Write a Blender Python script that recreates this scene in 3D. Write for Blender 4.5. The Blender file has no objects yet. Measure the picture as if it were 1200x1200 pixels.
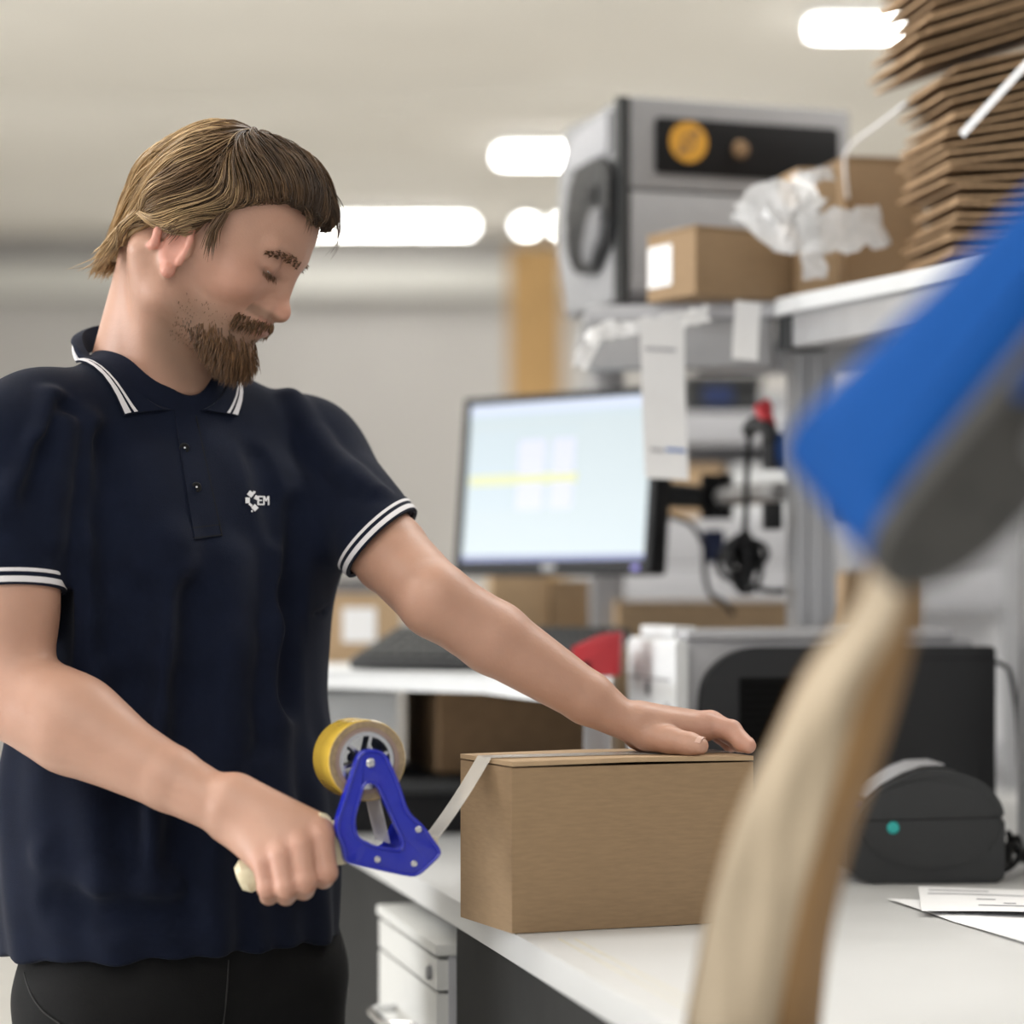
import bpy, bmesh, math, random
import numpy as np
from mathutils import Vector, Matrix
from mathutils.bvhtree import BVHTree

random.seed(7)
RNG = np.random.default_rng(7)
SC = bpy.context.scene
COL = SC.collection

# ---------------------------------------------------------------- camera
F = 3000.0            # focal length in pixels of a 1200 px frame
CAMZ = 1.21           # lens height above the floor
HOR = 700.0           # row of the horizon (shifted lens)
cam_d = bpy.data.cameras.new('camera')
cam_d.lens = 90.0
cam_d.sensor_width = 36.0
cam_d.shift_y = (HOR - 600.0) / 1200.0
cam_d.clip_start = 0.05
cam_d.clip_end = 60
cam_d.dof.use_dof = True
cam_d.dof.focus_distance = 2.40
cam_d.dof.aperture_fstop = 2.15
cam_d.dof.aperture_blades = 9
cam = bpy.data.objects.new('camera', cam_d)
cam.location = (0, 0, CAMZ)
cam.rotation_euler = (math.radians(90), 0, 0)
COL.objects.link(cam)
SC.camera = cam

# ---------------------------------------------------------------- view, world, lights
SC.view_settings.view_transform = 'Standard'
SC.view_settings.look = 'None'
SC.view_settings.exposure = -0.22
SC.view_settings.gamma = 1.0
SC.view_settings.use_curve_mapping = False
w = bpy.data.worlds.new('world')
SC.world = w
w.use_nodes = True
w.node_tree.nodes['Background'].inputs[0].default_value = (0.93, 0.95, 1.0, 1)
w.node_tree.nodes['Background'].inputs[1].default_value = 0.70

def area(name, loc, size, power, color=(1, 0.985, 0.95), target=None):
    l = bpy.data.lights.new(name, 'AREA')
    l.shape = 'RECTANGLE'
    l.size, l.size_y = size
    l.energy = power
    l.color = color
    o = bpy.data.objects.new(name, l)
    o.location = loc
    if target is not None:
        o.rotation_euler = (Vector(target) - Vector(loc)).to_track_quat('-Z', 'Y').to_euler()
    COL.objects.link(o)
    return o

area('ceiling_fill_light', (-2.3, 2.6, 2.93), (1.6, 1.6), 58)  # this and the next ones: area lights added out of view as fill
area('ceiling_fill_light', (-0.6, 4.6, 2.93), (2.4, 0.5), 34)
area('ceiling_fill_light', (1.3, 3.3, 2.93), (1.8, 0.5), 50)
area('ceiling_fill_light', (-0.9, 0.6, 2.93), (2.4, 0.5), 26)
area('ceiling_fill_light', (-1.2, -1.4, 2.93), (3.0, 0.8), 78)
area('ceiling_fill_light', (2.6, 6.5, 2.93), (2.4, 0.8), 55)
area('ceiling_fill_light', (-4.6, 8.0, 2.93), (2.4, 0.8), 100)
area('ceiling_fill_light', (1.9, 11.0, 2.93), (1.4, 0.8), 70)
area('added_side_light', (-7.25, 2.2, 1.75), (3.0, 1.7), 310, (0.95, 0.97, 1.0), target=(-0.4, 2.5, 1.2))  # area light added to brighten everything from the left

# ---------------------------------------------------------------- helpers
def P(px, py, d):
    """a point at depth d seen at the photograph's pixel (px, py)"""
    return Vector(((px - 600) * d / F, d, CAMZ + (HOR - py) * d / F))

def mat(name, color, rough=0.6, metal=0.0, noise=0.06, scale=30.0, bump=0.0, bscale=200.0,
        stretch=(1, 1, 1), spec=0.5, emit=None, strength=0.0, trans=0.0, alpha=1.0, sheen=0.0, attr=None, sss=0.0,
        coat=0.0):
    m = bpy.data.materials.new(name)
    m.use_nodes = True
    nt = m.node_tree
    b = nt.nodes['Principled BSDF']
    b.inputs['Roughness'].default_value = rough
    b.inputs['Metallic'].default_value = metal
    b.inputs['Specular IOR Level'].default_value = spec
    b.inputs['Transmission Weight'].default_value = trans
    b.inputs['Alpha'].default_value = alpha
    b.inputs['Sheen Weight'].default_value = sheen
    b.inputs['Coat Weight'].default_value = coat
    if sss:
        b.inputs['Subsurface Weight'].default_value = sss
        b.inputs['Subsurface Radius'].default_value = (0.012, 0.005, 0.003)
        b.inputs['Subsurface Scale'].default_value = 1.0
    tc = nt.nodes.new('ShaderNodeTexCoord')
    mp = nt.nodes.new('ShaderNodeMapping')
    mp.inputs['Scale'].default_value = stretch
    nt.links.new(tc.outputs['Object'], mp.inputs['Vector'])
    nz = nt.nodes.new('ShaderNodeTexNoise')
    nz.inputs['Scale'].default_value = scale
    nz.inputs['Detail'].default_value = 4
    nt.links.new(mp.outputs[0], nz.inputs['Vector'])
    mx = nt.nodes.new('ShaderNodeMix')
    mx.data_type = 'RGBA'
    mx.blend_type = 'MULTIPLY'
    mx.inputs['Factor'].default_value = 1.0
    rmp = nt.nodes.new('ShaderNodeMapRange')
    rmp.inputs['From Min'].default_value = 0.3
    rmp.inputs['From Max'].default_value = 0.7
    rmp.inputs['To Min'].default_value = 1 - noise
    rmp.inputs['To Max'].default_value = 1 + noise
    nt.links.new(nz.outputs['Fac'], rmp.inputs['Value'])
    if attr:
        at = nt.nodes.new('ShaderNodeAttribute')
        at.attribute_name = attr
        nt.links.new(at.outputs['Color'], mx.inputs['A'])
    else:
        mx.inputs['A'].default_value = (*color, 1)
    nt.links.new(rmp.outputs[0], mx.inputs['B'])
    nt.links.new(mx.outputs['Result'], b.inputs['Base Color'])
    if bump:
        n2 = nt.nodes.new('ShaderNodeTexNoise')
        n2.inputs['Scale'].default_value = bscale
        n2.inputs['Detail'].default_value = 3
        nt.links.new(mp.outputs[0], n2.inputs['Vector'])
        bp = nt.nodes.new('ShaderNodeBump')
        bp.inputs['Strength'].default_value = bump
        bp.inputs['Distance'].default_value = 0.002
        nt.links.new(n2.outputs['Fac'], bp.inputs['Height'])
        nt.links.new(bp.outputs[0], b.inputs['Normal'])
    if emit:
        b.inputs['Emission Color'].default_value = (*emit, 1)
        b.inputs['Emission Strength'].default_value = strength
    return m

def s2l(r, g, b):
    f = lambda c: (c / 255 / 12.92) if c / 255 <= 0.04045 else ((c / 255 + 0.055) / 1.055) ** 2.4
    return (f(r), f(g), f(b))

M = {}
M['ceiling'] = mat('ceiling_paint', (0.88, 0.84, 0.77), 0.8, noise=0.03, scale=2)
M['ceiling_seam'] = mat('ceiling_joint', (0.66, 0.64, 0.58), 0.8, noise=0.03, scale=2)
M['wall'] = mat('wall_paint', (0.52, 0.50, 0.48), 0.85, noise=0.03, scale=1.5)
M['floor'] = mat('floor_vinyl', (0.64, 0.63, 0.60), 0.4, noise=0.06, scale=4)
M['beam'] = mat('duct_paint', (0.62, 0.61, 0.57), 0.6, noise=0.03, scale=2)
M['wood'] = mat('pine_wood', (0.47, 0.285, 0.11), 0.6, noise=0.15, scale=8, stretch=(8, 8, 1))
M['lamp'] = mat('lamp_glow', (1, 1, 1), 0.5, emit=(1.0, 0.99, 0.95), strength=26)
M['white_metal'] = mat('white_enamel', (0.62, 0.62, 0.60), 0.4, noise=0.02)
M['desk'] = mat('white_laminate', (0.56, 0.56, 0.555), 0.38, noise=0.025, scale=6)
M['desk_edge'] = mat('laminate_edge', (0.60, 0.60, 0.58), 0.5, noise=0.03)
M['charcoal'] = mat('charcoal_panel', (0.028, 0.028, 0.027), 0.8, spec=0.15, noise=0.06)
M['black'] = mat('black_plastic', (0.010, 0.010, 0.011), 0.5, noise=0.05, bump=0.08, spec=0.2)
M['dark'] = mat('dark_grey_plastic', (0.0105, 0.011, 0.0125), 0.45, noise=0.05, bump=0.08, bscale=600)
M['dark2'] = mat('slate_plastic', (0.023, 0.0245, 0.026), 0.5, noise=0.05, bump=0.08, bscale=600)
M['grey'] = mat('grey_plastic', (0.30, 0.30, 0.31), 0.5, noise=0.03, bump=0.05, bscale=500)
M['midgrey'] = mat('mid_grey_plastic', (0.16, 0.16, 0.17), 0.5, noise=0.04)
M['alu'] = mat('anodised_aluminium', (0.48, 0.48, 0.49), 0.35, metal=0.6, noise=0.04, stretch=(1, 1, 0.1))
M['printer_white'] = mat('printer_white', (0.66, 0.67, 0.68), 0.75, noise=0.02, spec=0.3)
M['printer_grey'] = mat('printer_grey', (0.42, 0.42, 0.44), 0.5, noise=0.02)
M['card'] = mat('cardboard', (0.30, 0.20, 0.112), 0.85, noise=0.07, scale=60, stretch=(1, 1, 6), bump=0.06, bscale=150)
M['card_light'] = mat('cardboard_pale', (0.44, 0.305, 0.18), 0.85, noise=0.06, scale=60, bump=0.06, bscale=150)
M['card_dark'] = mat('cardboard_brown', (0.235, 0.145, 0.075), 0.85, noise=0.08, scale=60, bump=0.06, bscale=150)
M['card_edge'] = mat('cardboard_cut_edge', (0.50, 0.33, 0.19), 0.9, noise=0.35, scale=350, bump=0.3, bscale=500)
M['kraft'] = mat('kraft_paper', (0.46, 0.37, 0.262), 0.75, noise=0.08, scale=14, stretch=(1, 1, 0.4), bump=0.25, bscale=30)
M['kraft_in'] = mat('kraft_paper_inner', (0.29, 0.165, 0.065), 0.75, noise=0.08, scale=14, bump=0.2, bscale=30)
M['paper'] = mat('white_paper', (0.88, 0.88, 0.89), 0.8, noise=0.02)
M['ink'] = mat('printed_ink', (0.10, 0.10, 0.12), 0.8, noise=0.05)
M['blueink'] = mat('blue_print', (0.15, 0.25, 0.55), 0.8, noise=0.05)
M['greyink'] = mat('faint_print', (0.45, 0.45, 0.48), 0.8, noise=0.05)
M['blue'] = mat('blue_moulded_plastic', (0.005, 0.066, 0.27), 0.6, noise=0.05, scale=10, spec=0.08)
M['blue_frame'] = mat('blue_glossy_plastic', (0.008, 0.017, 0.40), 0.28, noise=0.05, coat=0.3)
M['housing_grey'] = mat('housing_grey', (0.058, 0.056, 0.053), 0.55, noise=0.06, scale=15, spec=0.3)
M['steel'] = mat('bright_steel', (0.66, 0.66, 0.66), 0.25, metal=1.0, noise=0.04)
M['cream'] = mat('cream_plastic', (0.72, 0.64, 0.44), 0.45, noise=0.05)
M['tape_yellow'] = mat('tape_roll_yellow', (0.66, 0.44, 0.06), 0.25, noise=0.08, scale=80, stretch=(1, 1, 1), coat=0.4)
M['tape_side'] = mat('tape_roll_side', (0.30, 0.22, 0.13), 0.35, noise=0.2, scale=200)
M['tape_core'] = mat('cardboard_core', (0.28, 0.20, 0.17), 0.7, noise=0.1)
M['tape_clear'] = mat('clear_tape', (0.90, 0.88, 0.84), 0.18, noise=0.04, alpha=0.45, coat=0.3)
M['film'] = mat('clear_film', (0.86, 0.86, 0.87), 0.25, noise=0.08, scale=60, bump=0.7, bscale=60, alpha=0.55)
M['red'] = mat('red_plastic', (0.42, 0.022, 0.03), 0.4, noise=0.05)
M['orange'] = mat('orange_sticker', (0.60, 0.30, 0.03), 0.5, noise=0.05)
M['teal'] = mat('teal_led', (0.02, 0.30, 0.28), 0.4, noise=0.02, emit=(0.03, 0.55, 0.50), strength=0.15)
M['navy_bin'] = mat('navy_plastic', (0.012, 0.025, 0.09), 0.5, noise=0.05)
M['green'] = mat('green_plastic', (0.03, 0.12, 0.10), 0.5, noise=0.05)

def rotz(a):
    return Matrix.Rotation(math.radians(a), 3, 'Z')

I3 = Matrix.Identity(3)

def box(bm, c, size, R=I3, bevel=0.0, seg=2):
    """box centred at c with edge lengths size, rotated by R"""
    c = Vector(c)
    r = bmesh.ops.create_cube(bm, size=1.0)
    vs = r['verts']
    for v in vs:
        v.co = Vector((v.co.x * size[0], v.co.y * size[1], v.co.z * size[2]))
    if bevel > 0:
        es = list({e for v in vs for e in v.link_edges})
        rb = bmesh.ops.bevel(bm, geom=es, offset=bevel, segments=seg, affect='EDGES', profile=0.6)
        vs = list({v for f in rb['faces'] for v in f.verts} | {v for v in vs if v.is_valid})
    for v in vs:
        v.co = R @ v.co + c
    return vs

def prism(bm, pts, O, ex, ey, ez, t0, t1, bevel=0.0, seg=2):
    """polygon pts (in ex, ey) extruded from t0 to t1 along ez; origin O"""
    O, ex, ey, ez = Vector(O), Vector(ex), Vector(ey), Vector(ez)
    a = [bm.verts.new(O + ex * x + ey * y + ez * t0) for x, y in pts]
    b = [bm.verts.new(O + ex * x + ey * y + ez * t1) for x, y in pts]
    n = len(pts)
    fs = [bm.faces.new(list(reversed(a))), bm.faces.new(b)]
    for i in range(n):
        fs.append(bm.faces.new((a[i], a[(i + 1) % n], b[(i + 1) % n], b[i])))
    if bevel > 0:
        es = list({e for f in fs[:2] for e in f.edges})
        bmesh.ops.bevel(bm, geom=es, offset=bevel, segments=seg, affect='EDGES', profile=0.6)
    return a + b

def tube(bm, pts, r, n=8, caps=True):
    pts = [Vector(p) for p in pts]
    rs = r if isinstance(r, (list, tuple)) else [r] * len(pts)
    up = Vector((0, 0, 1))
    t0 = (pts[1] - pts[0]).normalized()
    if abs(t0.dot(up)) > 0.95:
        up = Vector((1, 0, 0))
    u = t0.cross(up).normalized()
    rings = []
    for i, p in enumerate(pts):
        t = (pts[min(i + 1, len(pts) - 1)] - pts[max(i - 1, 0)]).normalized()
        u = (u - t * u.dot(t)).normalized()
        v = t.cross(u)
        rings.append([bm.verts.new(p + (u * math.cos(2 * math.pi * k / n) + v * math.sin(2 * math.pi * k / n)) * rs[i]) for k in range(n)])
    for a, b in zip(rings, rings[1:]):
        for k in range(n):
            bm.faces.new((a[k], a[(k + 1) % n], b[(k + 1) % n], b[k]))
    if caps:
        bm.faces.new(list(reversed(rings[0])))
        bm.faces.new(rings[-1])

def lathe(bm, prof, O, axis, n=32, ref=None):
    """revolve (r, t) profile about axis through O"""
    O = Vector(O)
    ax = Vector(axis).normalized()
    ref = Vector(ref) if ref is not None else (Vector((0, 0, 1)) if abs(ax.z) < 0.9 else Vector((1, 0, 0)))
    u = (ref - ax * ref.dot(ax)).normalized()
    v = ax.cross(u)
    rings = []
    for r, t in prof:
        if r < 1e-6:
            rings.append([bm.verts.new(O + ax * t)])
        else:
            rings.append([bm.verts.new(O + ax * t + (u * math.cos(2 * math.pi * k / n) + v * math.sin(2 * math.pi * k / n)) * r) for k in range(n)])
    for a, b in zip(rings, rings[1:]):
        for k in range(n):
            k2 = (k + 1) % n
            if len(a) == 1 and len(b) == 1:
                continue
            if len(a) == 1:
                bm.faces.new((a[0], b[k2], b[k]))
            elif len(b) == 1:
                bm.faces.new((a[k], a[k2], b[0]))
            else:
                bm.faces.new((a[k], a[k2], b[k2], b[k]))

def sheet(bm, grid):
    """grid of points -> quads"""
    vs = [[bm.verts.new(Vector(p)) for p in row] for row in grid]
    for a, b in zip(vs, vs[1:]):
        for i in range(len(a) - 1):
            bm.faces.new((a[i], a[i + 1], b[i + 1], b[i]))
    return vs

def smooth_path(pts, n=8):
    pts = [Vector(p) for p in pts]
    out = []
    for i in range(len(pts) - 1):
        p0, p1, p2, p3 = pts[max(i - 1, 0)], pts[i], pts[i + 1], pts[min(i + 2, len(pts) - 1)]
        for k in range(n):
            t = k / n
            out.append(0.5 * ((2 * p1) + (p2 - p0) * t + (2 * p0 - 5 * p1 + 4 * p2 - p3) * t * t + (3 * p1 - p0 - 3 * p2 + p3) * t ** 3))
    out.append(pts[-1])
    return out

def root_loc(o):
    while o.parent:
        o = o.parent
    return o.location

def obj(name, bm, m, parent=None, smooth=True, angle=35, solid=0.0, origin=None):
    """link the bmesh (world coordinates) as ONE object"""
    me = bpy.data.meshes.new(name)
    bmesh.ops.recalc_face_normals(bm, faces=bm.faces[:])
    off = root_loc(parent).copy() if parent else (Vector(origin) if origin is not None else Vector((0, 0, 0)))
    if off.length:
        bmesh.ops.translate(bm, verts=bm.verts[:], vec=-off)
    bm.to_mesh(me)
    bm.free()
    if smooth:
        me.shade_smooth()
        me.set_sharp_from_angle(angle=math.radians(angle))
    for mm in (m if isinstance(m, (list, tuple)) else [m]):
        me.materials.append(mm)
    o = bpy.data.objects.new(name, me)
    COL.objects.link(o)
    if parent:
        o.parent = parent
    elif origin is not None:
        o.location = off
    if solid:
        sm = o.modifiers.new('thickness', 'SOLIDIFY')
        sm.thickness = solid
        sm.offset = 0
        es = o.modifiers.new('crisp_edges', 'EDGE_SPLIT')
        es.split_angle = math.radians(50)
    return o

def tag(o, label, cat, group=None):
    o['label'] = label
    o['category'] = cat
    if group:
        o['group'] = group
    return o

def thing(name, label, cat, loc, group=None):
    o = bpy.data.objects.new(name, None)
    o.empty_display_size = 0.05
    COL.objects.link(o)
    o.location = Vector(loc)
    return tag(o, label, cat, group)

def struct(name, bm, m, **k):
    o = obj(name, bm, m, **k)
    o['kind'] = 'structure'
    return o

def part_label(o, text):
    o['label'] = text
    return o

def B():
    return bmesh.new()

# ================================================================ the setting
ZD = 0.907            # packing desk top
ZS = 1.572            # overhead shelf top
ZR = 1.117            # monitor riser top

bm = B(); box(bm, (0, 4.5, -0.03), (16, 18, 0.06)); struct('floor', bm, M['floor'])
bm = B(); box(bm, (0, 4.5, 3.06), (16, 18, 0.08)); ceil = struct('ceiling', bm, M['ceiling_seam'])
pan = None
for i in range(9):
    y0 = -4.4 + i * 1.95
    if pan is None:
        bm = B(); box(bm, (0, y0 + 0.96, 3.01), (15.9, 1.88, 0.03), bevel=0.008)
        pan = obj('ceiling_panel', bm, M['ceiling'], ceil)
    else:
        c = pan.copy(); COL.objects.link(c); c.parent = ceil; c.location = (0, i * 1.95, 0)
bm = B(); box(bm, (0, 12.9, 1.5), (16, 0.1, 3.0)); struct('wall_back', bm, M['wall'])
bm = B(); box(bm, (-7.5, 4.5, 1.5), (0.1, 18, 3.0)); struct('wall_left', bm, M['wall'])
wb = B()
for c_, s_ in (((-7.40, 2.2, 2.64), (0.10, 3.2, 0.08)), ((-7.40, 2.2, 0.86), (0.10, 3.2, 0.08)), ((-7.40, 0.64, 1.75), (0.10, 0.08, 1.7)), ((-7.40, 3.76, 1.75), (0.10, 0.08, 1.7)), ((-7.40, 2.2, 1.75), (0.06, 0.06, 1.7))):
    box(wb, c_, s_, bevel=0.006)
added_win = struct('added_window_1', wb, M['white_metal'])  # unseen window frame, added to go with the side light
for y_ in (1.43, 2.97):
    bm = B(); box(bm, (-7.41, y_, 1.75), (0.012, 1.50, 1.70)); obj('added_pane', bm, mat('added_glow_pane', (0.5, 0.5, 0.5), 0.2, emit=(0.9, 0.95, 1.0), strength=1.6), added_win)  # glowing panes added behind the side light
for lx, ly, sx_, sy_ in ((-2.3, 2.6, 1.6, 1.6), (-0.6, 4.6, 2.4, 0.5), (1.3, 3.3, 1.8, 0.5), (-0.9, 0.6, 2.4, 0.5), (-1.2, -1.4, 3.0, 0.8), (2.6, 6.5, 2.4, 0.8), (-4.6, 8.0, 2.4, 0.8), (1.9, 11.0, 1.4, 0.8)):
    bm = B()
    for c_, s_ in (((lx, ly - sy_ / 2 - 0.02, 2.965), (sx_ + 0.08, 0.04, 0.05)), ((lx, ly + sy_ / 2 + 0.02, 2.965), (sx_ + 0.08, 0.04, 0.05)), ((lx - sx_ / 2 - 0.02, ly, 2.965), (0.04, sy_, 0.05)), ((lx + sx_ / 2 + 0.02, ly, 2.965), (0.04, sy_, 0.05))):
        box(bm, c_, s_, bevel=0.004)
    obj('fill_light_frame', bm, M['white_metal'], ceil)  # unseen frames added around the fill lights
bm = B(); box(bm, (7.5, 4.5, 1.5), (0.1, 18, 3.0)); struct('wall_right', bm, M['wall'])
bm = B(); box(bm, (-3.0, 12.72, 2.78), (8.4, 0.26, 0.15), bevel=0.02); struct('trim_1', bm, M['beam'])
bm = B(); box(bm, (0, 12.83, 0.06), (15, 0.03, 0.12)); struct('baseboard_back', bm, M['beam'])
bm = B(); box(bm, (0.082, 9.0, 1.22), (0.19, 0.12, 2.44), bevel=0.01); struct('trim_2', bm, M['wood'])

# ceiling lamps seen far behind
def strip_lamp(x, y, length, label, group=None):
    z = 2.965
    t = thing('ceiling_lamp', label, 'lamp', (x, y, z), group)
    bm = B(); box(bm, (x, y, z + 0.012), (length, 0.11, 0.034), bevel=0.006); obj('lamp_housing', bm, M['white_metal'], t)
    bm = B(); tube(bm, [(x - length / 2 + 0.02, y, z - 0.025), (x + length / 2 - 0.02, y, z - 0.025)], 0.019, 10)
    obj('lamp_tube', bm, M['lamp'], t)
    return t
strip_lamp(-0.80, 11.95, 1.25, 'glowing strip lamp on the ceiling right behind the head of the man')
strip_lamp(0.56, 10.05, 1.25, 'glowing strip lamp on the ceiling at the left of the grey machine')
strip_lamp(1.52, 7.80, 1.25, 'glowing strip lamp on the ceiling beside the tall carton stack, upper right')
def disc_lamp(px, label):
    d = 11.9; x = (px - 600) * d / F; z = 2.95
    t = thing('round_ceiling_lamp', label, 'lamp', (x, d, z))
    bm = B(); lathe(bm, [(0, 0.05), (0.05, 0.05), (0.055, 0.0), (0.04, -0.005)], (x, d, z), (0, 0, 1), 20); obj('lamp_housing', bm, M['white_metal'], t)
    bm = B(); lathe(bm, [(0.038, 0.0), (0.034, -0.022), (0.018, -0.034), (0, -0.036)], (x, d, z), (0, 0, 1), 20); obj('lamp_bulb', bm, M['lamp'], t)
disc_lamp(617, 'small round glowing ceiling lamp between the strip lamp and the grey machine')
disc_lamp(660, 'small round glowing ceiling lamp half hidden by the grey machine edge')

# ================================================================ packing desk
def desk_x(d):
    return 0.0076 - 0.2275 * (d - 2.284)
t = thing('packing_desk', 'long white topped packing desk under the box and the printers', 'desk', (0.7, 2.6, 0))
bm = B()
prism(bm, [(desk_x(1.45), 1.45), (1.75, 1.45), (1.75, 3.98), (desk_x(3.98), 3.98)], (0, 0, 0), (1, 0, 0), (0, 1, 0), (0, 0, 1), ZD - 0.028, ZD, bevel=0.003)
obj('desktop', bm, M['desk'], t)
bm = B()
prism(bm, [(desk_x(1.5) + 0.035, 1.5), (desk_x(1.5) + 0.055, 1.5), (desk_x(3.9) + 0.055, 3.9), (desk_x(3.9) + 0.035, 3.9)], (0, 0, 0), (1, 0, 0), (0, 1, 0), (0, 0, 1), 0.05, ZD - 0.0205)
obj('side_panel', bm, M['charcoal'], t)
bm = B()
prism(bm, [(desk_x(1.5) + 0.004, 1.5), (desk_x(1.5) + 0.022, 1.5), (desk_x(2.58) + 0.022, 2.58), (desk_x(2.58) + 0.004, 2.58)], (0, 0, 0), (1, 0, 0), (0, 1, 0), (0, 0, 1), 0.05, ZD - 0.0205)
obj('end_panel', bm, M['charcoal'], t)
for (x, y) in ((desk_x(1.5) + 0.11, 1.52), (1.68, 1.52), (1.68, 3.9), (desk_x(3.9) + 0.11, 3.88)):
    bm = B(); box(bm, (x, y, (ZD - 0.0205) / 2), (0.05, 0.05, ZD - 0.0205), bevel=0.004); obj('leg', bm, M['alu'], t)

M['faint_yellow'] = mat('faint_yellow_marking', (0.60, 0.55, 0.40), 0.5, noise=0.1)
bm = B()
for off_ in (0.030, 0.044):
    prism(bm, [(desk_x(1.6) + off_, 1.6), (desk_x(1.6) + off_ + 0.0016, 1.6), (desk_x(2.27) + off_ + 0.0016, 2.27), (desk_x(2.27) + off_, 2.27)], (0, 0, 0), (1, 0, 0), (0, 1, 0), (0, 0, 1), ZD + 0.0001, ZD + 0.0004)
obj('edge_marking', bm, M['faint_yellow'], t)

# drawer pedestal under the desk edge
eD = Vector((-0.2275, 1, 0)).normalized(); eN = Vector((-eD.y, eD.x, 0)) * -1      # along the desk edge / into the desk
eOut = -eN
O = Vector((desk_x(2.60), 2.60, 0)) + eOut * 0.012
t = thing('drawer_pedestal', 'white drawer unit below the desk edge under the dispenser', 'drawer unit', O)
LP, TP = 0.345, 0.858
bm = B(); prism(bm, [(0, 0.012), (LP, 0.012), (LP, 0.44), (0, 0.44)], O, eD, eN, (0, 0, 1), 0.04, TP - 0.012, bevel=0.003); obj('carcass', bm, M['printer_grey'], t)
bm = B(); prism(bm, [(-0.004, -0.002), (LP + 0.004, -0.002), (LP + 0.004, 0.45), (-0.004, 0.45)], O, eD, eN, (0, 0, 1), TP - 0.012, TP, bevel=0.003); obj('top_panel', bm, M['white_metal'], t)
z1 = TP - 0.016
for i, hgt in enumerate((0.035, 0.125, 0.165, 0.22, 0.22)):
    bm = B(); prism(bm, [(0.002, 0.0), (LP - 0.002, 0.0), (LP - 0.002, 0.012), (0.002, 0.012)], O, eD, eN, (0, 0, 1), z1 - hgt + 0.003, z1, bevel=0.002)
    dr = obj('drawer', bm, M['white_metal'], t)
    if i:
        zc = z1 - hgt * 0.40
        bm = B(); pts = [O + eD * a + eN * b + Vector((0, 0, zc)) for a, b in ((0.11, 0.002), (0.115, -0.022), (0.13, -0.03), (0.215, -0.03), (0.23, -0.022), (0.235, 0.002))]
        tube(bm, pts, 0.0055, 8); obj('handle', bm, M['steel'], dr)
    else:
        bm = B(); lathe(bm, [(0, -0.004), (0.007, -0.004), (0.008, 0)], O + eD * 0.035 + Vector((0, 0, z1 - 0.018)), eN, 12); obj('lock', bm, M['midgrey'], dr)
    z1 -= hgt
for a, b in ((0.05, 0.06), (LP - 0.05, 0.06), (0.05, 0.38), (LP - 0.05, 0.38)):
    bm = B(); p = O + eD * a + eN * b; tube(bm, [p + Vector((0, 0, 0.0)), p + Vector((0, 0, 0.04))], 0.02, 10); obj('foot', bm, M['black'], t)

# ================================================================ carton being sealed
def uv_frame(ang):
    a = math.radians(ang)
    return Vector((math.cos(a), math.sin(a), 0)), Vector((-math.sin(a), math.cos(a), 0)), Vector((0, 0, 1))
ZB = 1.062
u, v, k = uv_frame(22)
C0 = Vector((0, 2.30, ZD + 0.0005))
WB, DB, HB = 0.243, 0.130, ZB - ZD - 0.0005
t = thing('cardboard_box', 'closed brown cardboard box under the left hand, being taped shut on the desk edge', 'box', C0 + u * WB / 2 + v * DB / 2)
th = 0.004
bm = B()
outer = [(0, 0), (WB, 0), (WB, DB), (0, DB)]
prism(bm, [(0, 0), (WB, 0), (WB, th), (0, th)], C0, u, v, k, 0, HB - 0.0055, 0.001)
prism(bm, [(0, DB - th), (WB, DB - th), (WB, DB), (0, DB)], C0, u, v, k, 0, HB - 0.0055, 0.001)
prism(bm, [(0, th), (th, th), (th, DB - th), (0, DB - th)], C0, u, v, k, 0, HB - 0.0055, 0.001)
prism(bm, [(WB - th, th), (WB, th), (WB, DB - th), (WB - th, DB - th)], C0, u, v, k, 0, HB - 0.0055, 0.001)
prism(bm, [(th, th), (WB - th, th), (WB - th, DB - th), (th, DB - th)], C0, u, v, k, 0, 0.006)
obj('carton_body', bm, M['card'], t)
bm = B(); prism(bm, [(0.003, 0.004), (WB - 0.003, 0.004), (WB - 0.003, DB - 0.004), (0.003, DB - 0.004)], C0, u, v, k, HB - 0.009, HB - 0.0065); obj('inner_flap', bm, M['card_dark'], t)
for (a, b, nm) in ((-0.0005, DB / 2 - 0.001, 'f'), (DB / 2 + 0.001, DB + 0.0005, 'b')):
    bm = B()
    lift = 0.0015
    n = 12
    lo = [[C0 + u * (WB * i / n) + v * y + k * (HB - 0.0042 + (lift * (1 - abs(2 * i / n - 1)) if (y == a) == (nm == 'f') else 0)) for i in range(n + 1)] for y in (a, b)]
    hi = [[p + k * 0.0042 for p in row] for row in lo]
    sheet(bm, lo); sheet(bm, hi)
    sheet(bm, [lo[0], hi[0]]); sheet(bm, [lo[1], hi[1]]); sheet(bm, [[lo[0][0], lo[1][0]], [hi[0][0], hi[1][0]]]); sheet(bm, [[lo[0][-1], lo[1][-1]], [hi[0][-1], hi[1][-1]]])
    bmesh.ops.remove_doubles(bm, verts=bm.verts[:], dist=1e-5)
    obj('top_flap', bm, M['card_light'], t, smooth=False)
BOXC = (C0, u, v, k)

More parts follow.
